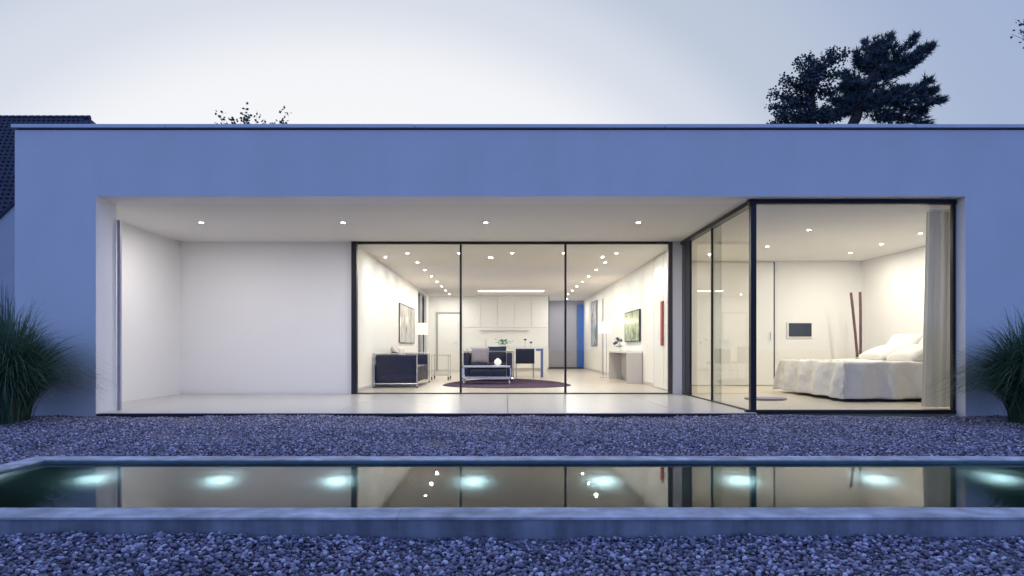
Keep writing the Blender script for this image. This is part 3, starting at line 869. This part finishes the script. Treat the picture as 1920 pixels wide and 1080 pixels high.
rt = tag(B(3.095, 3.133, 12.55, 12.68, .86, 1.74).build('red_wall_panel', M['redart'], loc=(3.1, 12.6, .86), bevel=.003), 'narrow red vertical art panel on the white wall beside the right glass edge', 'wall art')

# counter / dining table
dt_ = thing('dining_table', 'long white counter table with a blue edged leg in front of the kitchen', 'table', (.1, 18.3, 0))
B(-1.15, 1.20, 17.95, 18.75, .80, .855).build('table_top', M['whitelac'], dt_, bevel=.004)
B(1.10, 1.20, 17.95, 18.75, 0, .799).build('leg', M['whitelac'], dt_, bevel=.004)
B(-1.15, -1.05, 17.95, 18.75, 0, .799).build('leg', M['whitelac'], dt_, bevel=.004)
B(.90, 1.098, 17.97, 18.01, .735, .798).build('side_rail', mat('blue_enamel', (.10, .14, .42), .35), dt_)
B(1.03, 1.095, 17.97, 18.03, 0, .733).build('inner_leg', mat('blue_enamel_leg', (.10, .14, .42), .35), dt_)

def chair(x, y, label, hb=.80):
    t = thing('dining_chair', label, 'chair', (x, y, 0), 'navy dining chairs at the white counter table')
    hw = .25
    cushion(x - hw, x + hw, y - .05, y - .02, .41, hb, 'backrest', M['navyfab'], t, bevel=.012)
    cushion(x - hw, x + hw, y - .018, y + .42, .40, .45, 'seat', M['navyfab'], t, bevel=.015)
    for sx in (-1, 1):
        for yy in (y - .035, y + .40):
            MB().tube([(x + sx * (hw - .02), yy, .0), (x + sx * (hw - .02), yy, .41)], .011, 8).build('leg', M['chrome'], t, smooth=True)
        MB().tube([(x + sx * (hw - .02), y - .03, .385), (x + sx * (hw - .02), y + .40, .385)], .009, 6).build('rail', M['chrome'], t)
    return t
chair(.56, 17.05, 'navy chair with steel legs pulled up to the right end of the counter table')
chair(-.19, 17.25, 'navy chair at the counter table, mostly hidden behind the two seat sofa', .855)

def leaf_bowl(x, y, z, label):
    t = thing('table_plant', label, 'plant', (x, y, z))
    MB().lathe([(.06, 0), (.15, .02), (.17, .045), (.16, .045), (.0005, .03)], (x, y, z), 24).build('bowl', M['white'], t, smooth=True)
    rr = random.Random(5); q = MB()
    for k in range(120):
        c = Vector((x + rr.gauss(0, .08), y + rr.gauss(0, .05), z + rr.uniform(.05, .2)))
        d = Vector((rr.uniform(-1, 1), rr.uniform(-1, 1), rr.uniform(.0, 1))).normalized() * .05
        s_ = d.cross(Vector((rr.uniform(-1, 1), rr.uniform(-1, 1), 0))).normalized() * .015
        q.add([c, c + d * .5 + s_, c + d, c + d * .5 - s_], [(0, 1, 2, 3)])
    o = q.build('foliage', M['leaf'], t)
    return t
leaf_bowl(-.03, 18.25, .856, 'low bowl of bright green leaves in the middle of the counter table')
def goblet(x, y, h, label):
    t = thing('goblet', label, 'glass', (x, y, .856), 'dark goblets on the counter table')
    MB().lathe([(.035, 0), (.035, .004), (.006, .010), (.005, h - .055)], (x, y, .856), 14).build('stem', M['chrome'], t, smooth=True)
    MB().lathe([(.006, h - .055), (.04, h - .02), (.055, h), (.045, h - .006), (.0005, h - .05)], (x, y, .856), 18).build('cup', M['black'], t, smooth=True)
goblet(.60, 18.15, .22, 'taller dark goblet on the counter table')
goblet(.76, 18.1, .14, 'shorter dark goblet at the right of the taller one on the counter table')
tp = thing('bottle', 'slim steel bottle on the counter table left of the green plant', 'bottle', (-.52, 18.3, .856))
MB().lathe([(.025, 0), (.027, .01), (.027, .12), (.010, .16), (.010, .2)], (-.52, 18.3, .856), 14).build('body', M['greylac'], tp, smooth=True)
MB().lathe([(.012, .2), (.012, .215), (.0005, .216)], (-.52, 18.3, .856), 12).build('cap', M['black'], tp)

# ------------------------------------------------------------------ bedroom contents
tv = thing('wall_screen', 'small black screen recessed in the bedroom back wall', 'screen', (6.41, 13.88, 1.06))
B(6.14, 6.69, 13.865, 13.898, 1.04, 1.38).build('frame', M['whitelac'], tv, bevel=.004)
B(6.17, 6.66, 13.855, 13.866, 1.065, 1.355).build('screen', mat('screen_black', (.02, .025, .022), .15), tv)

bed = thing('bed', 'double bed with draped white spread, its head against the right bedroom wall', 'bed', (6.5, 10.8, 0))
BX0, BX1, BY0, BY1, BT = 5.18, 7.20, 9.72, 11.95, .60
B(BX0 + .2, BX1, BY0 + .16, BY1 - .1, .012, .298).build('bed_base', mat('bed_base_olive', (.10, .10, .06), .6), bed)
B(BX1 + .003, BX1 + .09, BY0 - .05, BY1 + .05, .0, .92).build('headboard', M['linen'], bed, bevel=.02)
B(BX0 + .03, BX1, BY0 + .03, BY1 - .03, .30, BT - .03).build('mattress', M['linen'], bed, bevel=.04, seg=3, smooth=True)
# bedspread: a draped cloth grid
def spread():
    nx, ny = 90, 84
    W_, D_ = BX1 - BX0, BY1 - BY0
    drop = .57
    bm = bmesh.new(); vg = []
    for j in range(ny + 1):
        row = []
        for i in range(nx + 1):
            u = -drop + (W_ + drop) * i / nx         # hangs over the foot (left) only and both sides
            v = -drop + (D_ + 2 * drop) * j / ny
            ou, ov = max(0, -u), max(0, -v, v - D_)
            x = BX0 + max(0, u); y = BY0 + min(max(v, 0), D_)
            z = BT
            hang = max(ou, ov)
            arc = min(hang, .06)
            z -= hang - arc * .35
            wob = noise.noise(Vector((u * 6.0, v * 6.0, 1.3)))
            fold_s = math.sin((u * 11 if ov > ou else v * 11) + 2.2 * noise.noise(Vector((u * 1.3, v * 1.3, 4)))) * .045 * min(1, hang * 3) + .02 * noise.noise(Vector((u * 9, v * 9, 8))) * min(1, hang * 5)
            flare = .05 * (1 - math.exp(-hang * 5)) + .05 * hang
            if ou > 0: x -= flare + (fold_s if ou >= ov else 0)
            if -v > 0: y -= flare + (fold_s if ov > ou else 0)
            if v - D_ > 0: y += flare
            if hang == 0:
                z += .022 * noise.noise(Vector((x * 2.2, y * 2.6, 0))) + .012 * noise.noise(Vector((x * 7, y * 7, 3)))
            else:
                z += .010 * wob
                z = max(z, .045 + .012 * wob)
            row.append(bm.verts.new((x, y, z)))
        vg.append(row)
    for j in range(ny):
        for i in range(nx):
            f_ = bm.faces.new((vg[j][i], vg[j][i + 1], vg[j + 1][i + 1], vg[j + 1][i])); f_.smooth = True
    me = bpy.data.meshes.new('bedspread'); base = wloc(bed)
    for v in bm.verts: v.co -= base
    bm.to_mesh(me); bm.free(); me.materials.append(M['linen'])
    o = bpy.data.objects.new('bedspread', me); C.objects.link(o); o.parent = bed
    md = o.modifiers.new('solid', 'SOLIDIFY'); md.thickness = .012; md.offset = -1
    return o
spread()
# darker quilted throw along the foot
th = MB()
for i in range(1):
    n = 40
    pts = []
    for k in range(n + 1):
        y = BY0 - .085 + (BY1 - BY0 + .17) * k / n
        pts.append((y, BT + .012 + .006 * math.sin(k * 1.7)))
    vs_ = [(BX0 + .05, y, z) for y, z in pts] + [(BX0 + .10, y, z + .006) for y, z in pts]
    th.add(vs_, [(k, k + 1, n + 2 + k, n + 1 + k) for k in range(n)])
th.build('bedspread_seam', M['curtain'], bed, smooth=True)
for i, (cx, cy_, cz, rx, ry) in enumerate(((6.62, 10.35, .72, 0, R(-24)), (6.66, 11.25, .72, 0, R(-22)), (6.98, 10.35, .84, 0, R(-58)), (7.0, 11.25, .84, 0, R(-56)))):
    tag(pillow('pillow', M['linen'], (cx, cy_, cz), .55, .85, .20, rx, ry, R(random.uniform(-4, 4))),
        ['front white pillow on the curtain side of the bed', 'front white pillow on the far side of the bed', 'upright white pillow behind the near pillow against the wall', 'upright white pillow behind the far pillow against the wall'][i], 'pillow', 'white pillows on the bed')
# nightstand, vase with bamboo
nsd = thing('nightstand', 'low white nightstand behind the far side of the bed', 'nightstand', (7.1, 12.9, 0))
B(6.85, 7.72, 12.6, 13.1, .0, .60).build('body', M['whitelac'], nsd, bevel=.006)
B(6.86, 7.71, 12.585, 12.6, .06, .57).build('drawer_front', M['whitelac'], nsd, bevel=.004)
vs2 = thing('pole_vase', 'pale vase holding two tall brown bamboo poles in the bedroom corner', 'vase', (7.12, 12.85, .60))
MB().lathe([(.07, 0), (.08, .05), (.07, .16), (.06, .2), (.05, .2), (.05, .02), (.0005, .02)], (7.12, 12.85, .601), 20).build('vase_body', M['pane'], vs2, smooth=True)
MB().tube([(7.16, 12.85, .63), (7.163, 12.855, 1.1), (7.162, 12.86, 1.6), (7.16, 12.87, 1.94)], .026, 10).build('bamboo_pole', M['bamboo'], vs2, smooth=True)
MB().tube([(7.09, 12.84, .63), (7.048, 12.84, 1.1), (7.005, 12.845, 1.55), (6.965, 12.85, 1.93)], .026, 10).build('bamboo_pole', M['bamboo'], vs2, smooth=True)
q = MB()
for k in range(24):
    a = k * 2.4; rr_ = .02 + .05 * (k % 5) / 5
    c = Vector((7.40 + rr_ * math.cos(a) * 1.5, 12.8 + rr_ * math.sin(a), .62 + .05 * ((k * 7) % 5) / 5))
    d = Vector((math.cos(a), math.sin(a), .6)) * .05; s_ = Vector((-math.sin(a), math.cos(a), .2)) * .022
    q.add([c, c + d * .5 + s_, c + d, c + d * .5 - s_], [(0, 1, 2, 3)])
tag(q.build('flower', M['white'], loc=(7.4, 12.8, .6)), 'white flower head lying on the nightstand right of the bamboo vase', 'flower')
tag(MB().prism([(4.15 + .32 * math.cos(a) * (1 + .12 * math.sin(3 * a)), 10.1 + .22 * math.sin(a)) for a in [2 * PI * k / 24 for k in range(24)]], .001, .03).build('fur_mat', M['cushion'], loc=(4.15, 10.1, 0), bevel=.01), 'small grey fur mat on the bedroom floor left of the bed', 'rug')

# curtain
cu = MB()
n = 70
def cxy(k, t):
    s_ = k / n
    x = 5.71 + s_ * .55 - .10 * (1 - s_) * (1 - t) * 0 - (1 - t) * .07 * (1 - s_)
    y = 8.62 + .05 * math.sin(s_ * 40) + .015 * math.sin(s_ * 97)
    return x, y
rows = 8
vs_ = []
for j in range(rows + 1):
    t = j / rows
    for k in range(n + 1):
        x, y = cxy(k, t); vs_.append((x, y, .02 + (HT - .06) * t))
cu.add(vs_, [(j * (n + 1) + k, j * (n + 1) + k + 1, (j + 1) * (n + 1) + k + 1, (j + 1) * (n + 1) + k) for j in range(rows) for k in range(n)])
cth = thing('curtain', 'grey floor length curtain gathered at the right side of the bedroom glass', 'curtain', (5.9, 8.62, 0))
cu.build('fabric', M['curtain'], cth, smooth=True)
MB().tube([(5.72, 8.62, HT - .025), (7.7, 8.62, HT - .025)], .012, 8).build('curtain_rail', M['whitelac'], cth)

# ================================================================== ornamental grasses
def grass_clump(name, label, c, nb, hgt, rad, seed, dry=.10, lean=0):
    t = thing(name, label, 'grass plant', c, 'clumps of ornamental grass')
    for part, m_, cnt in (('blades', M['grass'], int(nb * (1 - dry))), ('dry_blades', M['dryblade'], int(nb * dry))):
        rr = random.Random(seed + (part == 'blades'))
        vs_, fs_ = [], []
        for b in range(cnt):
            a = rr.uniform(0, 2 * PI)
            r0 = .17 * math.sqrt(rr.random())
            bx, by = r0 * math.cos(a + rr.gauss(0, .4)), r0 * math.sin(a + rr.gauss(0, .4))
            reach = rad * (rr.random() ** .55) * (.45 if part == 'dry_blades' else 1)
            h = hgt * rr.uniform(.5, 1.0) * (1 - .25 * reach / rad) * (.6 if part == 'dry_blades' else 1)
            droop = rr.uniform(.15, .75) * reach / rad
            wd = rr.uniform(.0022, .0050)
            da = Vector((math.cos(a), math.sin(a), 0)); sd_ = Vector((-math.sin(a + rr.gauss(0, .5)), math.cos(a), 0)).normalized()
            K = 8; base = len(vs_)
            curl = rr.gauss(0, .08)
            for i in range(K + 1):
                s_ = i / K
                hor = reach * (.12 * s_ + .88 * s_ ** 2.1)
                z = h * (1.55 * s_ - .55 * s_ ** 2) - droop * h * s_ ** 3.2 * 1.1
                p = Vector((bx + lean * s_, by, 0)) + da * hor + sd_ * curl * s_ * s_ + Vector((0, 0, max(z, .01)))
                w_ = wd * (1 - s_ ** 2) * (.6 + .8 * min(1, s_ * 3)) + .0004
                vs_ += [tuple(p - sd_ * w_), tuple(p + sd_ * w_)]
            for i in range(K):
                q0 = base + 2 * i; fs_.append((q0, q0 + 1, q0 + 3, q0 + 2))
        me = bpy.data.meshes.new(part); me.from_pydata(vs_, [], fs_); me.materials.append(m_)
        o = bpy.data.objects.new(part, me); C.objects.link(o); o.parent = t
        o['kind'] = 'stuff'
    return t
grass_clump('grass_clump', 'dark green ornamental grass clump arching in front of the left house corner', (-5.62, 7.25, GZ), 4200, 1.58, 1.02, 11)
grass_clump('grass_clump', 'dark green ornamental grass clump in front of the facade at the right edge', (5.93, 7.2, GZ), 4200, 1.5, 1.0, 31)
grass_clump('grass_clump', 'taller grass clump at the left edge, growing beside the house wall', (-6.75, 8.7, -.05), 1200, 2.1, .8, 51)

# ================================================================== neighbour house
nb = thing('neighbour_house', 'neighbouring house with steep dark tiled roof behind the left end of the villa', 'house', (-26, 27, 0))
RZ, RD = 13.02, 34.0
def rz(y): return RZ - (RD - y)
EY = 27.2
q = MB()
q.add([(-40, RD, RZ), (-22, RD, RZ), (-22 + (RD - EY), EY, rz(EY)), (-40, EY, rz(EY))], [(0, 1, 2, 3)])
q.add([(-22, RD, RZ), (-22 + (RD - EY), EY, rz(EY)), (-22 + (RD - EY), 2 * RD - EY, rz(EY))], [(0, 1, 2)])
q.add([(-40, RD, RZ), (-22, RD, RZ), (-22 + (RD - EY), 2 * RD - EY, rz(EY)), (-40, 2 * RD - EY, rz(EY))], [(3, 2, 1, 0)])
rf = q.build('roof', M['tileroof'], nb)
tl = MB(); tw, th_ = .26, .36
c45 = math.sqrt(.5)
for r_ in range(int((RD - EY) / c45 / th_)):
    s0 = r_ * th_; ya = RD - s0 * c45; yb = RD - (s0 + th_ + .03) * c45
    for k in range(int(14 / tw)):
        xa = -29.5 + k * tw + (tw / 2 if r_ % 2 else 0)
        if xa + tw > -22 + (RD - ya) or xa < -30 - r_ * .05: continue
        if xa + tw < -29.5: continue
        jz = random.uniform(0, .012)
        pr = [(0, .02), (.35, .075), (.7, .02), (1, .0)]
        vs_ = []
        for (yy, lift) in ((ya, .012), (yb, .05)):
            for (fx, hz) in pr:
                vs_.append((xa + fx * tw, yy - (hz + lift) * c45, RZ - (RD - yy) + (hz + lift + jz) * c45))
        vs_ += [(xa, yb, RZ - (RD - yb)), (xa + tw, yb, RZ - (RD - yb))]
        tl.add(vs_, [(0, 1, 5, 4), (1, 2, 6, 5), (2, 3, 7, 6), (4, 5, 6, 7, 9, 8)])
o = tl.build('roof_tiles', M['tileroof'], rf); o['kind'] = 'stuff'
for k in range(24):
    xx = -30.0 + k * .335
    MB().tube([(xx, RD, RZ + .03), (xx + .30, RD, RZ + .05)], .13, 8).build('ridge_tile', M['tileroof'], rf)
# projecting wing with a gable wall flush with its verge
gy = 26.9
gx, gz_ = -20.6, 6.80
ap = gx + 2.0
q = MB()
q.prism_y([(-24.5, -.3), (ap + 3.5, -.3), (ap + 3.5, gz_ + 2.0 * .96 - 3.5 * .96), (ap, gz_ + 2.0 * .96), (-24.5, gz_ - (gx + 24.5) * .96)], gy, gy + .3)
q.build('gable_wall', M['neigh'], nb)
q = MB()
q.prism_y([(-24.5, gz_ - (gx + 24.5) * .96 + .0), (ap, gz_ + 1.92), (ap + 3.5, gz_ + 1.92 - 3.36), (ap + 3.5, gz_ + 1.92 - 3.26), (ap, gz_ + 2.06), (-24.5, gz_ - (gx + 24.5) * .96 + .12)], gy - .08, gy + 5)
q.build('verge', M['tileroof'], nb)
B(-38, ap + 3, 27.8, 40, -.3, 6.0).build('wall', M['neigh'], nb)

# ================================================================== trees
def needle_tuft(vs_, fs_, c, d, L, n, rr, wd=.028):
    d = d.normalized()
    for k in range(n):
        v = (d * rr.uniform(.2, 1.0) + Vector((rr.gauss(0, .55), rr.gauss(0, .55), rr.gauss(0, .45)))).normalized() * L * rr.uniform(.55, 1.1)
        s_ = v.cross(Vector((rr.gauss(0, 1), rr.gauss(0, 1), rr.gauss(0, 1)))).normalized() * wd
        b = len(vs_); o_ = c + d * rr.uniform(-.3, .3) * L
        vs_ += [tuple(o_ - s_), tuple(o_ + s_), tuple(o_ + v)]
        fs_.append((b, b + 1, b + 2))

def leaf_dab(vs_, fs_, c, L, n, rr):
    for k in range(n):
        o_ = c + Vector((rr.gauss(0, 1), rr.gauss(0, 1), rr.gauss(0, 1))) * L * .8
        v = Vector((rr.gauss(0, 1), rr.gauss(0, 1), rr.gauss(0, 1))).normalized() * L
        s_ = v.cross(Vector((rr.gauss(0, 1), rr.gauss(0, 1), rr.gauss(0, 1)))).normalized() * L * .45
        b = len(vs_)
        vs_ += [tuple(o_), tuple(o_ + v * .5 + s_), tuple(o_ + v), tuple(o_ + v * .5 - s_)]
        fs_.append((b, b + 1, b + 2, b + 3))

def at(px, py, y):      # point at depth y seen along that line of sight: real place of each bough end
    return Vector(((px - 945) / 1200 * y, y, EYE + (653 - py) / 1200 * y))

def crop7(x, y): return 1400 + x / 3.692, 20 + y / 3.692

def make_tree(name, label, depth, trunk, boughs, kind, seed, L, extra=0, wood=True):
    rr = random.Random(seed)
    tp_ = [at(*crop7(*p), depth) for p in trunk]
    base = Vector((tp_[0].x, depth, -.3))
    t = thing(name, label, 'tree', base)
    tb = MB(); pts = [base] + tp_
    # smooth the trunk
    fine = []
    for a, b in zip(pts, pts[1:]):
        for k in range(4): fine.append(a.lerp(b, k / 4) + Vector((rr.gauss(0, .05), rr.gauss(0, .05), 0)) * (len(fine) > 0))
    fine.append(pts[-1])
    tb.tube(fine, .30, 10, .04)
    o = tb.build('trunk', M['bark'], t, smooth=True)
    lb = MB(); vs_, fs_ = [], []
    for (p0, p1, wid, cnt) in boughs:
        for rep in range(1 + extra):
            dy = rr.uniform(-.4, .4) if rep == 0 else rr.choice((-1, 1)) * rr.uniform(.8, 2.4)
            a = at(*crop7(*p0), depth); b = at(*crop7(*p1), depth)
            if rep:
                b = a.lerp(b, rr.uniform(.45, .8)) + Vector((0, 0, rr.uniform(-.2, .2)))
            b = b + Vector((0, dy, 0))
            k_ = 6; path = [a.lerp(b, i / k_) + Vector((0, 0, -.12 * math.sin(PI * i / k_) * (b - a).length * .4)) + Vector((rr.gauss(0, .03),) * 3) for i in range(k_ + 1)]
            lb.tube(path, .06, 6, .012)
            W_ = wid / 3.692 / 1200 * depth
            axis = (b - a).normalized()
            nt_ = int(cnt * (.62 if kind == 'pine' else .8))
            for q_ in range(nt_):
                s_ = rr.random() ** .75
                prof = math.sin(PI * min(1, (s_ * .93 + .05))) ** .6
                i_ = min(k_ - 1, int(s_ * k_)); c = path[i_].lerp(path[i_ + 1], s_ * k_ - i_)
                off = Vector((rr.gauss(0, 1), rr.gauss(0, 1.1), rr.gauss(0, .8))) * W_ * .31 * prof
                c2 = c + off
                if kind == 'pine':
                    d = (axis * .9 + off.normalized() * .5 + Vector((0, 0, .45))) if off.length > 1e-5 else axis
                    needle_tuft(vs_, fs_, c2, d, L, 14, rr)
                else:
                    leaf_dab(vs_, fs_, c2, L, 5, rr)
                if rr.random() < .12: lb.tube([c, c2], .014, 4, .006)
    lb.build('limbs', M['bark'], t)['kind'] = 'stuff'
    me = bpy.data.meshes.new('crown'); me.from_pydata([tuple(Vector(v) - base) for v in vs_], [], fs_)
    me.materials.append(M['needle'] if kind == 'pine' else M['treeleaf'])
    o = bpy.data.objects.new('crown', me); C.objects.link(o); o.parent = t; o['kind'] = 'stuff'
    return t

make_tree('pine_tree', 'dark pine with boughs swept to the right behind the villa roof', 30,
    [(735, 790), (790, 600), (880, 420), (940, 290), (1000, 170)],
    [((930, 330), (1020, 145), 110, 130), ((900, 380), (850, 190), 90, 100), ((920, 330), (960, 210), 130, 120),
     ((900, 420), (1310, 225), 95, 300), ((940, 400), (1140, 195), 75, 110), ((900, 450), (1200, 330), 90, 170), ((900, 460), (1100, 410), 60, 70),
     ((860, 430), (740, 290), 70, 80), ((880, 400), (800, 330), 90, 80),
     ((830, 520), (980, 440), 150, 240), ((800, 560), (700, 430), 100, 120), ((820, 520), (650, 530), 90, 110),
     ((840, 600), (1150, 510), 90, 200), ((900, 600), (1290, 560), 90, 220), ((1150, 560), (1265, 480), 50, 60), ((900, 620), (1330, 640), 75, 200), ((1000, 640), (1250, 690), 60, 120),
     ((780, 640), (620, 600), 110, 130), ((780, 640), (880, 640), 150, 260), ((760, 680), (640, 690), 80, 120), ((900, 680), (950, 760), 120, 120),
     ((950, 700), (1150, 760), 110, 110), ((1100, 740), (1310, 770), 50, 60), ((780, 620), (760, 480), 120, 170)],
    'pine', 3, .30, 0)
make_tree('leafy_tree', 'looser leafy tree left of the dark pine behind the villa roof', 33,
    [(450, 790), (450, 600), (500, 420), (560, 330)],
    [((450, 640), (140, 670), 50, 90), ((450, 620), (185, 560), 60, 80), ((450, 560), (230, 480), 70, 90), ((470, 500), (340, 360), 70, 90), ((480, 470), (430, 330), 70, 90),
     ((500, 420), (600, 270), 60, 70), ((520, 400), (695, 270), 50, 60), ((500, 450), (670, 420), 60, 70), ((480, 560), (600, 560), 90, 100), ((450, 650), (300, 600), 120, 120),
     ((460, 560), (380, 470), 120, 120), ((450, 700), (200, 740), 90, 150), ((470, 700), (600, 680), 80, 130), ((450, 480), (520, 380), 110, 120), ((450, 740), (330, 760), 70, 160), ((460, 740), (620, 750), 60, 160), ((430, 740), (170, 775), 40, 100)],
    'leaf', 9, .14, 0)

def sprig_tree(label, depth, base_x, top, tips, seed, L, cnt):
    rr = random.Random(seed)
    base = Vector((base_x, depth, -.3))
    t = thing('young_tree', label, 'tree', base)
    topv = at(*top, depth)
    MB().tube([base, base.lerp(topv, .5) + Vector((.1, .1, 0)), topv], .12, 8, .03).build('trunk', M['bark'], t, smooth=True)
    lb = MB(); vs_, fs_ = [], []
    for tip in tips:
        b = at(*tip, depth) + Vector((0, rr.uniform(-.5, .5), 0))
        path = [topv, topv.lerp(b, .5) + Vector((0, 0, -.06)), b]
        lb.tube(path, .02 if depth > 20 else .009, 5, .003)
        for k in range(cnt):
            s_ = rr.uniform(.35, 1.0)
            c = (path[0].lerp(path[1], s_ * 2) if s_ < .5 else path[1].lerp(path[2], min(1, s_ * 2 - 1))) + Vector((rr.gauss(0, 1), rr.gauss(0, 1), rr.gauss(0, 1))) * .045
            leaf_dab(vs_, fs_, c, L, 2, rr)
    lb.build('limbs', M['bark'], t)['kind'] = 'stuff'
    me = bpy.data.meshes.new('crown'); me.from_pydata([tuple(Vector(v) - base) for v in vs_], [], fs_); me.materials.append(M['treeleaf'])
    o = bpy.data.objects.new('crown', me); C.objects.link(o); o.parent = t; o['kind'] = 'stuff'
    return t
sprig_tree('young tree whose top sprigs show above the left part of the roof edge', 27, -10.6, (475, 300),
    [(410, 216), (424, 222), (436, 224), (452, 206), (460, 202), (468, 222), (484, 214), (494, 218), (500, 228), (457, 226), (530, 222), (543, 216), (525, 230), (545, 228)], 4, .14, 16)
sprig_tree('tree at the upper right corner with only a few leafy twigs in the picture', 12, 11.2, (2040, 110),
    [(1896, 50), (1905, 44), (1912, 60), (1916, 46), (1922, 70), (1935, 40), (1950, 90), (1980, 60), (1935, 20), (2000, 20), (2060, 20), (2100, 60)], 8, .06, 26)
